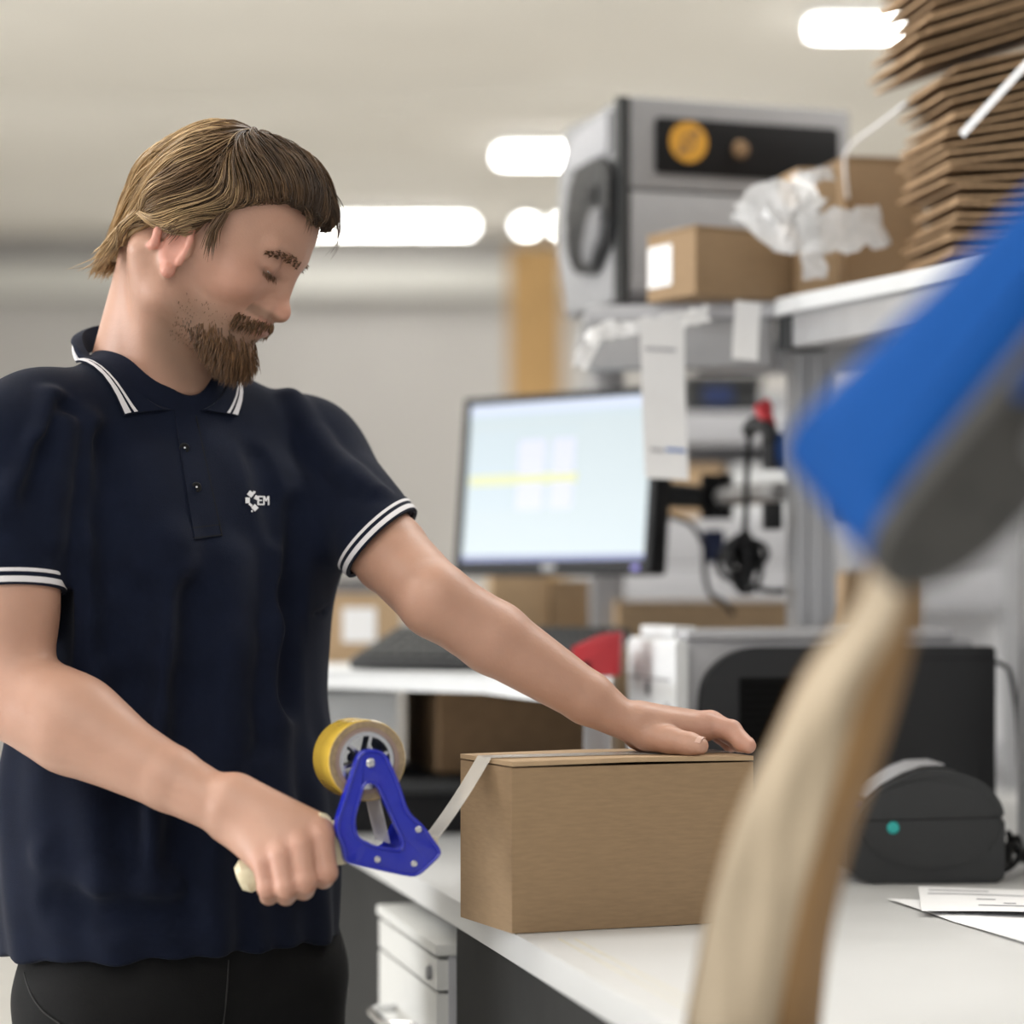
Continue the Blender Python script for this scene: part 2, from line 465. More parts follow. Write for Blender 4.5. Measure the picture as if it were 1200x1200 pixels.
# ================================================================ tape dispenser
DN = Vector((0.36, -0.933, 0)).normalized()
DX = Vector((-DN.y, DN.x, 0)); DZ = Vector((0, 0, 1))
D0 = P(440, 950, 2.235)
CAM = Vector((0, 0, CAMZ))
def on_plane(px, py, pt, n):
    d = P(px, py, 1.0) - CAM
    s = (Vector(pt) - CAM).dot(n) / d.dot(n)
    return CAM + d * s
def dxy(px, py):
    q = on_plane(px, py, D0, DN) - D0
    return (q.dot(DX), q.dot(DZ))
def rounded(pts, rad, n=5):
    """round polygon corners"""
    out = []
    m = len(pts)
    for i in range(m):
        p0, p1, p2 = Vector(pts[i - 1]), Vector(pts[i]), Vector(pts[(i + 1) % m])
        r = rad[i] if isinstance(rad, (list, tuple)) else rad
        a = (p0 - p1); b = (p2 - p1)
        la = min(r, a.length * 0.49); lb = min(r, b.length * 0.49)
        A = p1 + a.normalized() * la; Bq = p1 + b.normalized() * lb
        for j in range(n + 1):
            s = j / n
            q = A * (1 - s) ** 2 + p1 * 2 * s * (1 - s) + Bq * s * s
            out.append((q.x, q.y))
    return out
def ring_prism(bm, outer, inner, O, ex, ey, ez, t0, t1):
    """plate with a hole: both outlines resampled and bridged"""
    def resample(pts, n, start):
        pts = [Vector(p) for p in pts]
        c = sum(pts, Vector((0, 0))) / len(pts)
        i0 = max(range(len(pts)), key=lambda i: (pts[i] - c).normalized().dot(start) )
        pts = pts[i0:] + pts[:i0]
        L = [0]
        for i in range(len(pts)):
            L.append(L[-1] + (pts[(i + 1) % len(pts)] - pts[i]).length)
        out = []
        for j in range(n):
            s = L[-1] * j / n
            i = max(k for k in range(len(pts)) if L[k] <= s + 1e-9)
            f = (s - L[i]) / max(L[i + 1] - L[i], 1e-9)
            out.append(pts[i].lerp(pts[(i + 1) % len(pts)], f))
        return out
    n = 96
    o2 = resample(outer, n, Vector((0, 1))); i2 = resample(inner, n, Vector((0, 1)))
    V = lambda p, t: bm.verts.new(O + ex * p.x + ey * p.y + ez * t)
    oo0 = [V(p, t0) for p in o2]; oo1 = [V(p, t1) for p in o2]; ii0 = [V(p, t0) for p in i2]; ii1 = [V(p, t1) for p in i2]
    for i in range(n):
        j = (i + 1) % n
        bm.faces.new((oo0[i], oo0[j], oo1[j], oo1[i])); bm.faces.new((ii0[i], ii1[i], ii1[j], ii0[j]))
        bm.faces.new((oo1[i], oo1[j], ii1[j], ii1[i])); bm.faces.new((oo0[i], ii0[i], ii0[j], oo0[j]))
    es = [bm.edges.get((a[i], a[(i + 1) % n])) for a in (oo1, ii1) for i in range(n)]
    bmesh.ops.bevel(bm, geom=[e for e in es if e], offset=0.0012, segments=2, affect='EDGES', profile=0.6)
t = thing('tape_dispenser', 'blue hand held tape dispenser with yellow tape roll gripped in the right hand', 'tape dispenser', P(440, 1020, 2.235))
outl = [dxy(*p) for p in ((421, 878), (449, 878), (465, 912), (479, 952), (497, 968), (517, 998), (516, 1004), (489, 1029), (462, 1024), (404, 1011), (401, 992), (391, 970))]
hol = [dxy(*p) for p in ((427, 919), (441, 919), (471, 984), (470, 996), (440, 991), (420, 981), (416, 962))]
ro = [0.009, 0.009, 0.01, 0.012, 0.008, 0.004, 0.006, 0.008, 0.01, 0.005, 0.004, 0.01]
O_, I_ = rounded(outl, ro), rounded(hol, 0.006)
bm = B(); ring_prism(bm, O_, I_, D0, DX, DZ, DN, -0.006, 0.0)
frame_part = obj('frame_plate', bm, M['blue_frame'], t)
# raised rim along the outer and the inner outline
for pts, rr in ((O_, 0.0016), (I_, 0.0016)):
    bm = B(); q = [D0 + DX * (x) + DZ * (y) + DN * 0.0002 for x, y in pts]
    cx = sum((p for p in q), Vector()) / len(q)
    q = [p + (cx - p).normalized() * (0.0018 if pts is O_ else -0.0018) for p in q]
    tube(bm, q + [q[0]], rr, 6, caps=False); obj('frame_rim', bm, M['blue_frame'], frame_part)
# lower housing that carries the blade and rollers behind the plate
low = rounded([dxy(*p) for p in ((405, 995), (470, 1000), (484, 968), (497, 969), (516, 999), (489, 1028), (462, 1023), (405, 1010))], 0.004)
bm = B(); prism(bm, low, D0, DX, DZ, DN, -0.058, -0.0065, bevel=0.001); obj('blade_housing', bm, M['blue_frame'], t)
for (px, py, r) in ((434, 894, 0.0042), (490, 972, 0.0032), (485, 1012, 0.0032), (442, 1007, 0.0032)):
    x, y = dxy(px, py)
    bm = B(); lathe(bm, [(r, -0.001), (r, 0.0016), (r * 0.7, 0.0028), (0, 0.003)], D0 + DX * x + DZ * y, DN, 14); obj('screw', bm, M['steel'], t)
x, y = dxy(434, 892)
RC = D0 + DX * x + DZ * y - DN * 0.009
R_o = 0.0355
bm = B(); lathe(bm, [(0.0292, 0), (R_o - 0.0006, 0), (R_o, -0.0008), (R_o, -0.047), (R_o - 0.0006, -0.048), (0.0292, -0.048), (0.0292, 0)], RC, DN, 56)
roll = obj('tape_roll', bm, [M['tape_yellow'], M['tape_side']], t)
for f in roll.data.polygons:
    if abs(f.normal.dot(DN)) > 0.8:
        f.material_index = 1
bm = B(); lathe(bm, [(0.0255, 0.0008), (0.0291, 0.0008), (0.0291, -0.0485), (0.0255, -0.0485), (0.0255, 0.0008)], RC, DN, 48); obj('roll_core', bm, M['tape_core'], roll)
bm = B(); lathe(bm, [(0.0215, -0.001), (0.0253, -0.001), (0.0253, -0.046), (0.0215, -0.046), (0.0215, -0.001)], RC, DN, 40)
lathe(bm, [(0, 0.002), (0.006, 0.002), (0.006, -0.04), (0, -0.04)], RC, DN, 20)
for i in range(6):
    a = i * math.pi / 3 + 0.3
    e = DX * math.cos(a) + DZ * math.sin(a)
    Rm = Matrix((e, DN.cross(e), DN)).transposed()
    box(bm, RC + e * 0.0135 - DN * 0.012, (0.018, 0.003, 0.016), Rm)
obj('roll_hub', bm, M['steel'], t)
# tape path: roll -> rollers -> box
a0 = RC + DX * 0.012 - DZ * R_o * 0.93
a1 = D0 + DX * dxy(462, 990)[0] + DZ * dxy(462, 990)[1]
a1 = a1 - DN * (a1 - D0).dot(DN) - DN * 0.012
bm = B(); sheet(bm, [[a0 - DN * 0.002, a0 - DN * 0.044], [a0.lerp(a1, 0.5) - DN * 0.004 + DX * 0.001, a0.lerp(a1, 0.5) - DN * 0.044], [a1, a1 - DN * 0.042]])
obj('tape_strip', bm, M['tape_clear'], t, solid=0.0004)
q0 = D0 + DX * dxy(511, 988)[0] + DZ * dxy(511, 988)[1] - DN * 0.008
bm = B(); tube(bm, [q0, q0 - DN * 0.046], 0.005, 14); obj('roller', bm, M['cream'], t)
q1 = C0 + v * (DB / 2 - 0.017) + k * (HB + 0.0012) - u * 0.001
q1b = q1 + v * 0.034
bm = B()
e0, e1 = q0 + DX * 0.005 - DN * 0.006, q0 - DN * 0.040 + DX * 0.005
rows = []
for i in range(7):
    s = i / 6
    sag = -0.003 * math.sin(math.pi * s)
    rows.append([e0.lerp(q1, s) + DZ * sag, e0.lerp(q1, s).lerp(e1.lerp(q1b, s), 0.5) + DZ * (sag - 0.001), e1.lerp(q1b, s) + DZ * sag])
for i in range(1, 9):
    s = i / 8 * (WB + 0.001)
    rows.append([q1 + u * s, q1.lerp(q1b, 0.5) + u * s, q1b + u * s])
sheet(bm, rows)
obj('pulled_tape', bm, M['tape_clear'], t, solid=0.0004)
# handle, gripped by the fist
HA, HBp = P(280, 1030, 2.262), P(396, 983, 2.262)
ha = HBp - HA
hn = ha.normalized()
hz = Vector((0, 0, 1)) - hn * hn.z; hz.normalize(); hy = hn.cross(hz)
bm = B()
prof = [(0.0, 0.0), (0.0, 0.011), (0.006, 0.0155), (0.03, 0.0145), (0.055, 0.0150), (0.075, 0.0145), (0.085, 0.0165), (0.092, 0.018), (0.100, 0.016), (0.104, 0.0)]
rings = []
nn = 20
for s_, r_ in prof[1:-1]:
    rings.append([bm.verts.new(HA + hn * s_ + hz * math.cos(2 * math.pi * i / nn) * r_ + hy * math.sin(2 * math.pi * i / nn) * min(r_, 0.0155) * 0.85) for i in range(nn)])
for ra, rb in zip(rings, rings[1:]):
    for i in range(nn):
        bm.faces.new((ra[i], ra[(i + 1) % nn], rb[(i + 1) % nn], rb[i]))
bm.faces.new(rings[0]); bm.faces.new(rings[-1])
obj('handle', bm, M['cream'], t)
gp = rounded([dxy(*p) for p in ((377, 953), (388, 955), (402, 984), (412, 1013), (397, 1016), (386, 984))], 0.003, 3)
bm = B(); prism(bm, gp, D0, DX, DZ, DN, -0.034, -0.0075, bevel=0.002); obj('handle_guard', bm, M['cream'], t)

# ================================================================ monitor riser and what stands on it
t = thing('monitor_riser', 'white raised shelf on the desk carrying the keyboard and the monitor', 'riser', (-0.05, 3.3, ZD))
RP = [(-0.42, 3.27), (-0.245, 3.235), (-0.03, 3.03), (0.06, 2.68), (0.105, 2.70), (0.118, 3.0), (0.118, 3.95), (-0.34, 3.95)]
bm = B(); prism(bm, RP, (0, 0, 0), (1, 0, 0), (0, 1, 0), (0, 0, 1), ZR - 0.021, ZR, bevel=0.003); obj('riser_top', bm, M['printer_white'], t)
for (x, y) in ((-0.385, 3.40), (0.095, 2.85), (-0.27, 3.85), (0.09, 3.88)):
    bm = B(); box(bm, (x, y, (ZD + ZR - 0.021) / 2), (0.03, 0.03, ZR - 0.021 - ZD), bevel=0.003); obj('leg', bm, M['alu'], t)

# keyboard, tilted on its feet
kx = Vector((0.76, -0.65, 0)).normalized(); ky0 = Vector((0.65, 0.76, 0)).normalized()
ky0 = Vector((0.35, 0.94, 0)).normalized(); kx = Vector((ky0.y, -ky0.x, 0))
tilt = math.radians(14)
ky = ky0 * math.cos(tilt) + Vector((0, 0, 1)) * math.sin(tilt); kz = kx.cross(ky)
KO = Vector((-0.208, 3.255, ZR + 0.001))
t = thing('keyboard', 'black computer keyboard tilted up on the white riser behind the arm', 'keyboard', KO)
bm = B(); prism(bm, rounded([(0, 0), (0.33, 0), (0.33, 0.165), (0, 0.165)], 0.008, 3), KO, kx, ky, kz, 0, 0.013, bevel=0.003); kb_ = obj('keyboard_body', bm, M['dark'], t)
kmesh = None
for r_ in range(6):
    for c_ in range(16):
        p = KO + kx * (0.017 + c_ * 0.0197) + ky * (0.02 + r_ * 0.0245) + kz * 0.0125
        if kmesh is None:
            bm = B(); prism(bm, [(-0.0082, -0.0095), (0.0082, -0.0095), (0.0082, 0.0095), (-0.0082, 0.0095)], p, kx, ky, kz, 0, 0.006, bevel=0.0015, seg=1)
            kmesh = obj('key', bm, M['dark2'], kb_); kp0 = p
        else:
            o = kmesh.copy(); COL.objects.link(o); o.parent = kb_; o.location = p - kp0
bm = B()
for s_ in (0.03, 0.30):
    box(bm, KO + kx * s_ + ky * 0.155 + Vector((0, 0, -0.0195)), (0.012, 0.01, 0.035))
obj('keyboard_foot', bm, M['black'], t)

def carton(name, label, C, ang, w_, d_, h_, m=None, lab=None, group=None, flaps=True, tape=True):
    """closed carton: walls, two top flaps with an open seam, tape; C = near left bottom corner"""
    u, v, k = uv_frame(ang)
    C = Vector(C)
    m = m or M['card']
    t = thing(name, label, 'box', C + u * w_ / 2 + v * d_ / 2, group)
    bm = B(); prism(bm, [(0, 0), (w_, 0), (w_, d_), (0, d_)], C, u, v, k, 0, h_ - 0.004, bevel=0.0015); obj('carton_body', bm, m, t)
    for a, b in ((-0.0005, d_ / 2 - 0.001), (d_ / 2 + 0.001, d_ + 0.0005)):
        bm = B(); prism(bm, [(-0.0005, a), (w_ + 0.0005, a), (w_ + 0.0005, b), (-0.0005, b)], C, u, v, k, h_ - 0.0036, h_, bevel=0.0008); obj('top_flap', bm, m, t)
    if tape:
        bm = B(); prism(bm, [(0, d_ / 2 - 0.024), (w_, d_ / 2 - 0.024), (w_, d_ / 2 + 0.024), (0, d_ / 2 + 0.024)], C, u, v, k, h_ + 0.0002, h_ + 0.0008); obj('sealing_tape', bm, M['tape_clear'], t)
    if lab == 'left':
        bm = B(); prism(bm, [(d_ * 0.12, h_ * 0.18), (d_ * 0.55, h_ * 0.18), (d_ * 0.55, h_ * 0.82), (d_ * 0.12, h_ * 0.82)], C - u * 0.0003, v, k, -u, 0, 0.0008)
        l = obj('paper_label', bm, M['paper'], t)
    if lab == 'leftfar':
        bm = B(); prism(bm, [(d_ * 0.48, h_ * 0.20), (d_ * 0.97, h_ * 0.20), (d_ * 0.97, h_ * 0.80), (d_ * 0.48, h_ * 0.80)], C - u * 0.0003, v, k, -u, 0, 0.0008)
        l = obj('paper_label', bm, M['paper'], t)
        bm = B(); prism(bm, [(d_ * 0.60, h_ * 0.44), (d_ * 0.85, h_ * 0.44), (d_ * 0.85, h_ * 0.48), (d_ * 0.60, h_ * 0.48)], C - u * 0.0003, v, k, -u, 0.0009, 0.0012); obj('print_line', bm, M['greyink'], l)
    if lab == 'front':
        bm = B(); prism(bm, [(w_ * 0.3, h_ * 0.3), (w_ * 0.7, h_ * 0.3), (w_ * 0.7, h_ * 0.8), (w_ * 0.3, h_ * 0.8)], C - v * 0.0003, u, k, -v, 0, 0.0008)
        obj('paper_label', bm, M['paper'], t)
    return t

carton('cardboard_box', 'small cardboard box with white front label at the back left of the riser', P(372, 776, 3.62) * 1 + Vector((0, 0, ZR - P(372, 776, 3.62).z)), 4, 0.118, 0.16, 0.098, M['card_light'], 'front')
c_ = Vector(((486 - 600) * 3.6 / F, 3.60, ZR))
carton('pale_box', 'small pale box beside the labelled box on the riser', Vector((-0.139, 3.63, ZR)), 2, 0.075, 0.13, 0.075, M['printer_white'], tape=False)
carton('cardboard_box', 'wide cardboard box standing on the riser under the monitor', Vector((-0.03, 3.72, ZR)), 3, 0.085, 0.18, 0.128, M['card_light'])
carton('cardboard_box', 'narrow cardboard box at the right below the monitor edge', Vector((0.060, 3.70, ZR)), 3, 0.052, 0.18, 0.118, M['card'])
p = Vector((-0.262, 3.66, ZR + 0.0985))
t = thing('label_tray', 'flat dark grey tray lying on the labelled box behind the keyboard', 'tray', p)
bm = B(); box(bm, p + Vector((0.055, 0.05, 0.008)), (0.10, 0.11, 0.014), bevel=0.003); obj('tray_body', bm, M['midgrey'], t)
bm = B(); box(bm, p + Vector((0.055, 0.05, 0.018)), (0.09, 0.10, 0.006), bevel=0.002); obj('tray_lid', bm, M['dark2'], t)
# mouse
p = P(664, 752, 3.32); p.z = ZR
bm = B()
bmesh.ops.create_uvsphere(bm, u_segments=20, v_segments=12, radius=1)
for v_ in bm.verts:
    v_.co = p + Vector((v_.co.x * 0.024, v_.co.y * 0.045, 0.002 + max(v_.co.z, 0) * 0.026))
o = obj('computer_mouse', bm, M['black'], None, origin=p); tag(o, 'black computer mouse on the riser beside the forearm', 'mouse')
# red tape gun like holder
u, v, k = uv_frame(-6)
p = Vector((0.074, 3.02, ZR))
t = thing('red_file_holder', 'red plastic file holder with sloping side left of the white printer', 'file holder', p)
bm = B(); prism(bm, rounded([(0.0, 0), (0.052, 0), (0.055, 0.052), (0.030, 0.050), (-0.004, 0.034)], 0.003, 3), p, u, k, -v, -0.05, 0, bevel=0.002); obj('holder_side', bm, M['red'], t)
bm = B(); prism(bm, [(0.002, 0.001), (0.05, 0.001), (0.05, 0.03), (0.002, 0.026)], p + v * 0.052, u, k, -v, -0.05, 0, bevel=0.002); obj('holder_back', bm, M['red'], t)
bm = B(); prism(bm, [(0.006, 0.004), (0.018, 0.004), (0.018, 0.018), (0.006, 0.016)], p, u, k, -v, 0.0005, 0.002, bevel=0.0008); obj('finger_hole', bm, M['black'], t)

# under the riser
carton('white_box', 'white carton under the riser at the left of the open brown box', Vector((-0.325, 3.30, ZD + 0.0765)), 2, 0.176, 0.20, 0.104, M['printer_white'], tape=False)
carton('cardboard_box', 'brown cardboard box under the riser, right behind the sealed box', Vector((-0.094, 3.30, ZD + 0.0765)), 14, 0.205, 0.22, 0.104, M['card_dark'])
# black tray in front of both
p = Vector((-0.36, 3.27, ZD))
t = thing('black_storage_tray', 'long black tray on the desk behind the tape dispenser', 'tray', p + Vector((0.22, 0.2, 0)))
bm = B(); L_, W_, H_ = 0.46, 0.32, 0.074
box(bm, p + Vector((L_ / 2, W_ / 2, 0.006)), (L_ - 0.01, W_ - 0.01, 0.012), bevel=0.003)
for c_, s_ in (((L_ / 2, 0.006, 0.037), (L_, 0.012, H_ - 0.002)), ((L_ / 2, W_ - 0.006, 0.037), (L_, 0.012, H_ - 0.002)), ((0.006, W_ / 2, 0.037), (0.012, W_ - 0.026, H_ - 0.002)), ((L_ - 0.006, W_ / 2, 0.037), (0.012, W_ - 0.026, H_ - 0.002))):
    box(bm, p + Vector(c_), s_, bevel=0.003)
obj('tray_body', bm, M['black'], t)
bm = B(); box(bm, p + Vector((L_ / 2, -0.004, H_ - 0.012)), (L_ + 0.01, 0.012, 0.018), bevel=0.004); obj('tray_rim', bm, M['dark2'], t)

# ================================================================ monitor
A_ = math.radians(42)
mn = Vector((-math.sin(A_), -math.cos(A_), 0)); mx_ = Vector((math.cos(A_), -math.sin(A_), 0))
tl = math.radians(5.5)
mz = Vector((0, 0, 1)) * math.cos(tl) - mn * math.sin(tl)
mnn = mx_.cross(mz) * 1.0
if mnn.dot(mn) < 0: mnn = -mnn
MC = P(650, 566, 3.385)
MW, MH = 0.344, 0.242
t = thing('computer_monitor', 'flat black computer monitor showing a pale screen, on an arm', 'monitor', MC)
def mrect(x0, x1, y0, y1):
    return [(x0, y0), (x1, y0), (x1, y1), (x0, y1)]
bm = B(); prism(bm, rounded(mrect(-MW / 2, MW / 2, -MH / 2, MH / 2), 0.006, 3), MC, mx_, mz, mnn, -0.032, -0.002, bevel=0.003); obj('monitor_back', bm, M['black'], t)
bw = 0.012
bm = B()
for r_ in (mrect(-MW / 2, MW / 2, MH / 2 - 0.010, MH / 2), mrect(-MW / 2, MW / 2, -MH / 2, -MH / 2 + 0.018), mrect(-MW / 2, -MW / 2 + bw, -MH / 2 + 0.018, MH / 2 - 0.010), mrect(MW / 2 - bw, MW / 2, -MH / 2 + 0.018, MH / 2 - 0.010)):
    prism(bm, r_, MC, mx_, mz, mnn, -0.002, 0.002, bevel=0.0008, seg=1)
obj('bezel', bm, M['black'], t)
def glow(name, c, s=1.0):
    m = mat(name, (0.02, 0.02, 0.02), 0.3, noise=0.0, emit=c, strength=s)
    return m
SX0, SX1, SY0, SY1 = -MW / 2 + bw, MW / 2 - bw, -MH / 2 + 0.018, MH / 2 - 0.010
M['scr'] = glow('screen_pale', s2l(216, 233, 238), 0.86)
M['scr_bar'] = glow('screen_bar', s2l(214, 226, 250))
M['scr_grey'] = glow('screen_grey', s2l(200, 218, 226))
M['scr_lilac'] = glow('screen_lilac', s2l(222, 226, 250))
M['scr_yellow'] = glow('screen_yellow', s2l(228, 230, 165))
M['scr_blue'] = glow('screen_taskbar', s2l(96, 110, 175))
bm = B(); prism(bm, mrect(SX0, SX1, SY0, SY1), MC, mx_, mz, mnn, -0.0018, -0.0002); scr = obj('screen', bm, M['scr'], t)
def sx(a): return SX0 + (SX1 - SX0) * a
def sy(a): return SY1 - (SY1 - SY0) * a
for (x0, x1, y0, y1, m_, nm) in ((0, 1, 0.0, 0.07, 'scr_bar', 'window_bar'), (0, 1, 0.07, 0.12, 'scr_grey', 'toolbar'), (0.03, 0.62, 0.17, 0.20, 'scr_grey', 'table_header'),
        (0.03, 0.28, 0.20, 0.68, 'scr_grey', 'table_column'), (0.29, 0.44, 0.24, 0.68, 'scr_lilac', 'table_column'), (0.48, 0.60, 0.24, 0.68, 'scr_lilac', 'table_column'), (0.0, 1, 0.965, 1.0, 'scr_blue', 'taskbar')):
    bm = B(); prism(bm, mrect(sx(x0), sx(x1), sy(y1), sy(y0)), MC, mx_, mz, mnn, -0.0001, 0.0003); obj(nm, bm, M[m_], scr)
bm = B(); prism(bm, mrect(sx(0.02), sx(0.62), sy(0.52), sy(0.455)), MC, mx_, mz, mnn, 0.0004, 0.0007); obj('highlighted_row', bm, M['scr_yellow'], scr)
bm = B(); prism(bm, mrect(-0.012, 0.012, -MH / 2 + 0.004, -MH / 2 + 0.012), MC, mx_, mz, mnn, 0.0021, 0.0028); obj('maker_badge', bm, M['grey'], t)
bm = B(); prism(bm, mrect(MW / 2 - 0.03, MW / 2 - 0.018, -MH / 2 + 0.004, -MH / 2 + 0.010), MC, mx_, mz, mnn, 0.0021, 0.0028); obj('power_light', bm, glow('power_glow', (0.18, 0.12, 0.9), 0.8), t)
# arm to the post
POST = Vector((0.378, 3.235, 0))
back = MC - mnn * 0.034
el = Vector((0.275, 3.44, 1.345))
bm = B(); tube(bm, [back, back - mnn * 0.03, el - Vector((0.02, -0.01, 0.0)), el], [0.03, 0.022, 0.016, 0.016], 12); obj('arm_link', bm, M['dark2'], t)
bm = B(); lathe(bm, [(0, -0.03), (0.022, -0.03), (0.022, 0.03), (0, 0.03)], el, (0, 0, 1), 20); obj('arm_joint', bm, M['black'], t)
bm = B(); tube(bm, [el, Vector((0.345, 3.29, 1.345))], 0.014, 12); part_label(obj('arm_link', bm, M['alu'], t), 'silver arm link toward the post')
bm = B(); lathe(bm, [(0.05, -0.008), (0.05, 0.0), (0, 0.0)], back, mnn, 20); obj('mount_plate', bm, M['black'], t)

# ================================================================ aluminium posts and overhead shelf
def profile_post(x, y, z0, z1, w_, ang, label):
    u, v, k = uv_frame(ang)
    C = Vector((x, y, z0))
    t = thing('aluminium_post', label, 'post', C)
    h = w_ / 2; g = 0.004; s = 0.006
    pts = []
    for (ax, ay) in ((1, 0), (0, 1), (-1, 0), (0, -1)):
        # one side with two slots
        d_ = Vector((ax, ay)); p_ = Vector((-ay, ax))
        for f, dep in ((-1, 0), (-0.55, 0), (-0.55, s), (-0.35, s), (-0.35, 0), (0.35, 0), (0.35, s), (0.55, s), (0.55, 0)):
            q = d_ * (h - dep) + p_ * (f * h)
            pts.append((q.x, q.y))
    bm = B(); prism(bm, pts, C, u, v, k, 0, z1 - z0); obj('post_profile', bm, M['alu'], t, smooth=False)
    bm = B(); prism(bm, [(-h - 0.01, -h - 0.01), (h + 0.01, -h - 0.01), (h + 0.01, h + 0.01), (-h - 0.01, h + 0.01)], C, u, v, k, 0, 0.006); obj('foot_plate', bm, M['steel'], t)
    return t
profile_post(0.378, 3.235, ZD, ZS - 0.060, 0.052, 8, 'aluminium profile post behind the laser printer, carrying the overhead shelf')
profile_post(0.612, 2.93, ZD, ZS - 0.060, 0.052, 8, 'aluminium profile post at the right edge of the photo')

t = thing('overhead_shelf', 'white overhead shelf with aluminium beams carrying the machine and the cartons', 'shelf', (0.6, 3.1, ZS))
SB = [(0.320, 3.10), (0.500, 2.71), (1.40, 2.95), (1.40, 3.75), (0.320, 3.75)]
bm = B(); prism(bm, SB, (0, 0, 0), (1, 0, 0), (0, 1, 0), (0, 0, 1), ZS - 0.020, ZS, bevel=0.002); obj('shelf_board', bm, M['printer_white'], t)
bm = B(); prism(bm, [(0.092, 3.17), (0.318, 3.12), (0.318, 3.75), (0.092, 3.75)], (0, 0, 0), (1, 0, 0), (0, 1, 0), (0, 0, 1), ZS - 0.020, ZS - 0.001, bevel=0.002); obj('shelf_board', bm, M['printer_grey'], t)
e = Vector((0.42, -0.91, 0)).normalized(); en = Vector((e.y, -e.x, 0))
a = Vector((0.325, 3.10, ZS - 0.0205))
bm = B(); prism(bm, [(0.018, 0.006), (0.43, 0.006), (0.43, 0.05), (0.018, 0.05)], a, e, -en if en.x < 0 else en, (0, 0, 1), -0.040, 0, bevel=0.002); obj('shelf_beam', bm, M['alu'], t)
en2 = -en if en.x < 0 else en
bm = B(); prism(bm, [(-0.010, 0.002), (0.018, 0.002), (0.018, 0.054), (-0.010, 0.054)], a, e, en2, (0, 0, 1), -0.043, -0.001, bevel=0.002)
for q in (0.0, 0.008):
    prism(bm, [(-0.006 + q, -0.0005), (-0.002 + q, -0.0005), (-0.002 + q, 0.003), (-0.006 + q, 0.003)], a, e, en2, (0, 0, 1), -0.04, -0.004)
obj('beam_end_cap', bm, M['dark2'], t)
bm = B(); box(bm, (0.205, 3.172, ZS - 0.05), (0.235, 0.05, 0.058), rotz(-10), bevel=0.003); obj('shelf_beam', bm, M['grey'], t)
bm = B(); box(bm, (0.80, 3.45, ZS - 0.041), (1.1, 0.045, 0.04), bevel=0.003); obj('shelf_beam', bm, M['alu'], t)
for x in (0.14, 1.36):
    bm = B(); box(bm, (x, 3.72, (ZD + ZS - 0.0205) / 2), (0.045, 0.045, ZS - 0.0205 - ZD), bevel=0.003); obj('shelf_upright', bm, M['alu'], t)

# papers hanging from the shelf
def hanging(name, label, px0, px1, y0, y1, d, bend, lines=(), m='paper', skew=0):
    n = 14
    t = thing(name, label, 'paper', P((px0 + px1) / 2, y0, d))
    bm = B(); g = []
    for i in range(n + 1):
        s = i / n
        y = y0 + (y1 - y0) * s
        off = Vector((0, bend * math.sin(s * 3.0) , 0))
        g.append([P(px0 + skew * s, y, d) + off, P((px0 + px1) / 2 + skew * s, y + 1, d) + off + Vector((0, 0.005, 0)), P(px1 + skew * s, y + 2, d) + off + Vector((0, 0.010, 0))])
    sheet(bm, g); pp = obj('sheet', bm, M[m], t, solid=0.0003)
    for (f0, f1, ff, col) in lines:
        y = y0 + (y1 - y0) * ff
        bm = B(); off = Vector((0, bend * math.sin(ff * 3.0) - 0.0012, 0))
        a_, b_ = P(px0 + (px1 - px0) * f0 + skew * ff, y, d) + off + Vector((0, 0.009 * f0, 0)), P(px0 + (px1 - px0) * f1 + skew * ff, y + 1.5, d) + off + Vector((0, 0.009 * f1, 0))
        sheet(bm, [[a_, b_], [a_ + Vector((0, 0, 0.004)), b_ + Vector((0, 0, 0.004))]]); obj('print_line', bm, M[col], pp, solid=0.0003)
    return t
hanging('paper_slip', 'long white paper strip hanging from the shelf in front of the monitor', 750, 802, 372, 560, 3.02, 0.012, ((0.15, 0.45, 0.83, 'greyink'), (0.5, 0.95, 0.83, 'blueink'), (0.1, 0.8, 0.2, 'greyink')), skew=6)
hanging('paper_slip', 'short white paper strip hanging from the shelf left of the post', 862, 893, 352, 420, 3.05, 0.006, skew=-4)
# crumpled label backing
def crumple(name, label, pts, wid, d, m, cat, amp=0.008, seed=1, parent=None):
    rr = random.Random(seed)
    path = smooth_path([P(px, py, d + dd) for px, py, dd in pts], 6)
    bm = B(); g = []
    for i, p in enumerate(path):
        tdir = (path[min(i + 1, len(path) - 1)] - path[max(i - 1, 0)]).normalized()
        side = tdir.cross(Vector((0, 1, 0))).normalized()
        g.append([p + side * wid * f + Vector((rr.uniform(-1, 1), rr.uniform(-1, 1), rr.uniform(-1, 1))) * amp for f in (-0.5, -0.25, 0, 0.25, 0.5)])
    sheet(bm, g)
    o = obj(name, bm, m, parent, solid=0.0006, origin=path[0] if parent is None else None)
    if parent is None: tag(o, label, cat)
    return o
crumple('crumpled_label', 'crumpled white label strip drooping from the left end of the overhead shelf', ((679, 430, 0.0), (692, 402, 0.0), (705, 388, 0.01), (745, 384, 0.01), (790, 378, 0.02), (830, 366, 0.03)), 0.020, 3.02, M['paper'], 'label', 0.003, 4)

